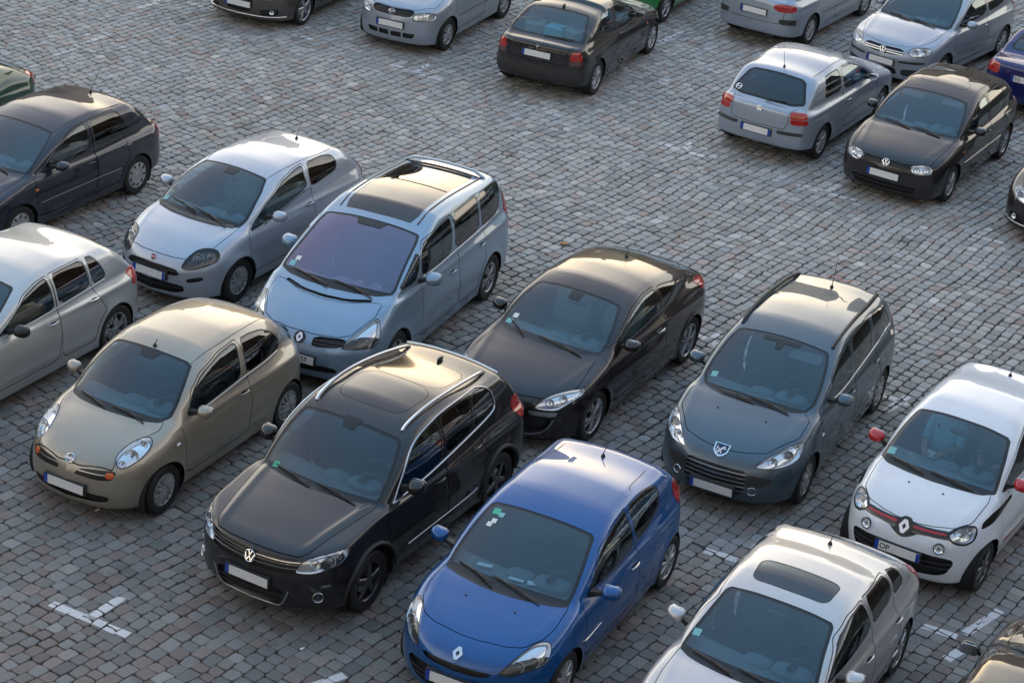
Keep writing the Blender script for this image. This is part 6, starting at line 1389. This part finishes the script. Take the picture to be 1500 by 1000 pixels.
# ------------------------------------------------------------------ camera: from an upper window, tele lens, tilted down and a little askew
H, PIT, FPX, ROLL = 12.386894, math.radians(26.18535), 3130.887, math.radians(5.46206)
cam = bpy.data.cameras.new('camera'); co = bpy.data.objects.new('camera', cam); COL.objects.link(co); cam.sensor_width = 36; cam.lens = 36*FPX/1500; cam.clip_end = 900
fw = Vector((0, math.cos(PIT), -math.sin(PIT))); up = Vector((0, math.sin(PIT), math.cos(PIT))); rt = Vector((1, 0, 0))
cr = math.cos(ROLL)*rt + math.sin(ROLL)*up; cu = -math.sin(ROLL)*rt + math.cos(ROLL)*up
co.matrix_world = Matrix(((cr.x, cu.x, -fw.x, 0), (cr.y, cu.y, -fw.y, 0), (cr.z, cu.z, -fw.z, H), (0, 0, 0, 1))); SC.camera = co
# ------------------------------------------------------------------ two people sitting in the white city car
SKIN = simple('skin', (.42, .24, .17), .5); HAIR1 = simple('dark hair', (.03, .02, .015), .6); HAIR2 = simple('brown hair', (.09, .05, .03), .6)
SHIRT1 = simple('light blue shirt', (.16, .46, .58), .85, var=.15, vscale=20); SHIRT2 = simple('dark red jumper', (.16, .03, .035), .9, var=.2, vscale=20); TROUS = simple('dark trousers', (.03, .035, .05), .9)
def person(label, car, y, shirt, hair, lhand, rhand, lean=0.):
    """seated figure grown from a skeleton; x forward, hips on the seat"""
    hip = Vector((-.20, y, .60)); J = {}
    J['pelvis'] = hip; J['waist'] = hip + Vector((-.05, 0, .20)); J['chest'] = hip + Vector((-.12, lean*.5, .40)); J['neck'] = hip + Vector((-.14, lean, .57)); J['jaw'] = hip + Vector((-.11, lean, .64)); J['skull'] = hip + Vector((-.12, lean, .75)); J['crown'] = hip + Vector((-.12, lean, .81))
    E = [('pelvis', 'waist'), ('waist', 'chest'), ('chest', 'neck'), ('neck', 'jaw'), ('jaw', 'skull'), ('skull', 'crown')]
    R = dict(pelvis=(.15, .12), waist=(.145, .11), chest=(.165, .12), neck=(.055, .055), jaw=(.066, .078), skull=(.078, .095), crown=(.055, .065))
    for n, sg, hd in (('l', 1, lhand), ('r', -1, rhand)):
        J['sh'+n] = J['chest'] + Vector((.0, sg*.17, .09)); hd = Vector(hd); el = (J['sh'+n] + hd)/2 + Vector((-.04, sg*.07, -.13)); J['el'+n] = el; J['wr'+n] = hd; d = (hd-el).normalized(); J['pa'+n] = hd + d*.07
        J['kn'+n] = hip + Vector((.44, sg*.13, .10)); J['an'+n] = hip + Vector((.72, sg*.12, -.22)); J['to'+n] = hip + Vector((.88, sg*.12, -.24)); J['hp'+n] = hip + Vector((.04, sg*.10, 0))
        E += [('chest', 'sh'+n), ('sh'+n, 'el'+n), ('el'+n, 'wr'+n), ('wr'+n, 'pa'+n), ('pelvis', 'hp'+n), ('hp'+n, 'kn'+n), ('kn'+n, 'an'+n), ('an'+n, 'to'+n)]
        R.update({'sh'+n: (.062, .062), 'el'+n: (.043, .043), 'wr'+n: (.028, .028), 'pa'+n: (.040, .022), 'hp'+n: (.095, .09), 'kn'+n: (.062, .062), 'an'+n: (.042, .042), 'to'+n: (.04, .032)})
        side = Vector((0, 1, 0)); fd = (d + Vector((0, 0, -.35))).normalized()
        for k, (o, ln) in enumerate(((-.030, .075), (-.010, .085), (.011, .08), (.031, .062))):
            a, b = f'f{n}{k}a', f'f{n}{k}b'; J[a] = J['pa'+n] + side*o + d*.035; J[b] = J[a] + fd*ln*.55; c_ = f'f{n}{k}c'; J[c_] = J[b] + (fd + Vector((-.3, 0, -.5))).normalized()*ln*.5
            E += [('pa'+n, a), (a, b), (b, c_)]; R.update({a: (.010, .010), b: (.009, .009), c_: (.0075, .0075)})
        J['th'+n] = J['wr'+n] + d*.03 + side*(-sg*.035); J['ti'+n] = J['th'+n] + d*.045 + side*(-sg*.012); E += [('wr'+n, 'th'+n), ('th'+n, 'ti'+n)]; R.update({'th'+n: (.012, .012), 'ti'+n: (.009, .009)})
    ks = list(J); me = bpy.data.meshes.new('person'); me.from_pydata([J[k] for k in ks], [(ks.index(a), ks.index(b)) for a, b in E], [])
    o = bpy.data.objects.new('person', me); COL.objects.link(o); o.modifiers.new('skin', 'SKIN'); sv = me.skin_vertices[0].data
    for i, k in enumerate(ks): sv[i].radius = R[k]; sv[i].use_root = (k == 'pelvis')
    sb = o.modifiers.new('sub', 'SUBSURF'); sb.levels = sb.render_levels = 2; bpy.context.view_layer.update()
    m2 = bpy.data.meshes.new_from_object(o.evaluated_get(bpy.context.evaluated_depsgraph_get())); o.modifiers.clear(); o.data = m2; bpy.data.meshes.remove(me)
    m2.materials.clear(); m2.materials.append(SKIN); m2.polygons.foreach_set('use_smooth', np.ones(len(m2.polygons), bool))
    co = np.array([v.co[:] for v in m2.vertices]); no = np.array([v.normal[:] for v in m2.vertices])
    # features of the face drawn out of the head
    hc = np.array(J['skull'])
    nose = np.exp(-(((co - (hc + np.array([.085, 0, -.055])))/np.array([.03, .012, .02]))**2).sum(1)); co[:, 0] += nose*.022
    for sg in (1, -1):
        eye = np.exp(-(((co - (hc + np.array([.08, sg*.030, -.025])))/np.array([.03, .014, .010]))**2).sum(1)); co[:, 0] -= eye*.008
        ear = np.exp(-(((co - (hc + np.array([-.0, sg*.078, -.03])))/np.array([.018, .03, .028]))**2).sum(1)); co[:, 1] += sg*ear*.018
    m2.vertices.foreach_set('co', co.astype(f32).ravel()); m2.update()
    def part(name, test, mat, th):
        idx = [p for p in m2.polygons if all(test(co[v]) for v in p.vertices)]; u = sorted({v for p in idx for v in p.vertices}); mp = {v: i for i, v in enumerate(u)}
        mesh_obj(name, co[u] + no[u]*th, [[mp[v] for v in p.vertices] for p in idx], mat, o)
    def near(p, a, b, r):
        a, b = np.array(J[a]), np.array(J[b]); t = np.clip(((p-a) @ (b-a))/((b-a) @ (b-a)), 0, 1.05); return np.linalg.norm(p-a-(b-a)*t) < r
    mid = {n: J['sh'+n].lerp(J['el'+n], .75) for n in 'lr'}; J['ml'], J['mr'] = mid['l'], mid['r']
    part('shirt', lambda p: (p[2] > hip.z - .02 and p[2] < J['neck'].z - .015 and p[0] < hip.x + .10 and abs(p[1]-y-lean*.5) < .26) or near(p, 'shl', 'ml', .085) or near(p, 'shr', 'mr', .085), shirt, .010)
    part('trousers', lambda p: p[2] < hip.z + .02 or (p[0] > hip.x + .12 and p[2] < hip.z + .2 and (near(p, 'hpl', 'knl', .13) or near(p, 'hpr', 'knr', .13))), TROUS, .008)
    part('hair', lambda p: p[2] > hc[2] - .01 and (p[0] < hc[0] + .055 or p[2] > hc[2] + .055) or (p[2] > hc[2] - .09 and p[0] < hc[0] - .02 and p[2] > J['jaw'].z), hair, .012)
    o.location = car.root.location; o.rotation_euler = car.root.rotation_euler; o['label'] = label; o['category'] = 'person'; o['group'] = 'people in the white city car'
    return o, J
CT = CARS['twingo']
o, J = person('person in a light blue shirt in the passenger seat, holding a white paper', CT, -.36, SHIRT1, HAIR1, (.10, -.22, .86), (.14, -.44, .84), .02)
mb = MB(); mb.tube([(-.30, -.545, 1.12), (-.205, -.44, 1.02), (-.175, -.33, .86), (-.15, -.22, .70)], .024, 6, flat=.25, up=(1, 0, .3)); mb.build('seat_belt', M['black'], CT.root)
mb = MB(); mb.box((.20, -.33, .84), (.10, .15, .004), 0, [[.9, 0, .43], [0, 1, 0], [-.43, 0, .9]]); q = mb.build('sheet_of_paper', M['paper'], None, smooth=False); q.location = CT.root.location; q.rotation_euler = CT.root.rotation_euler; q['label'] = 'small white paper in the hands of the passenger in light blue'; q['category'] = 'paper'
person('person in a dark red jumper at the wheel of the white city car', CT, .36, SHIRT2, HAIR2, (.24, .47, 1.0), (.24, .24, 1.0), -.02)
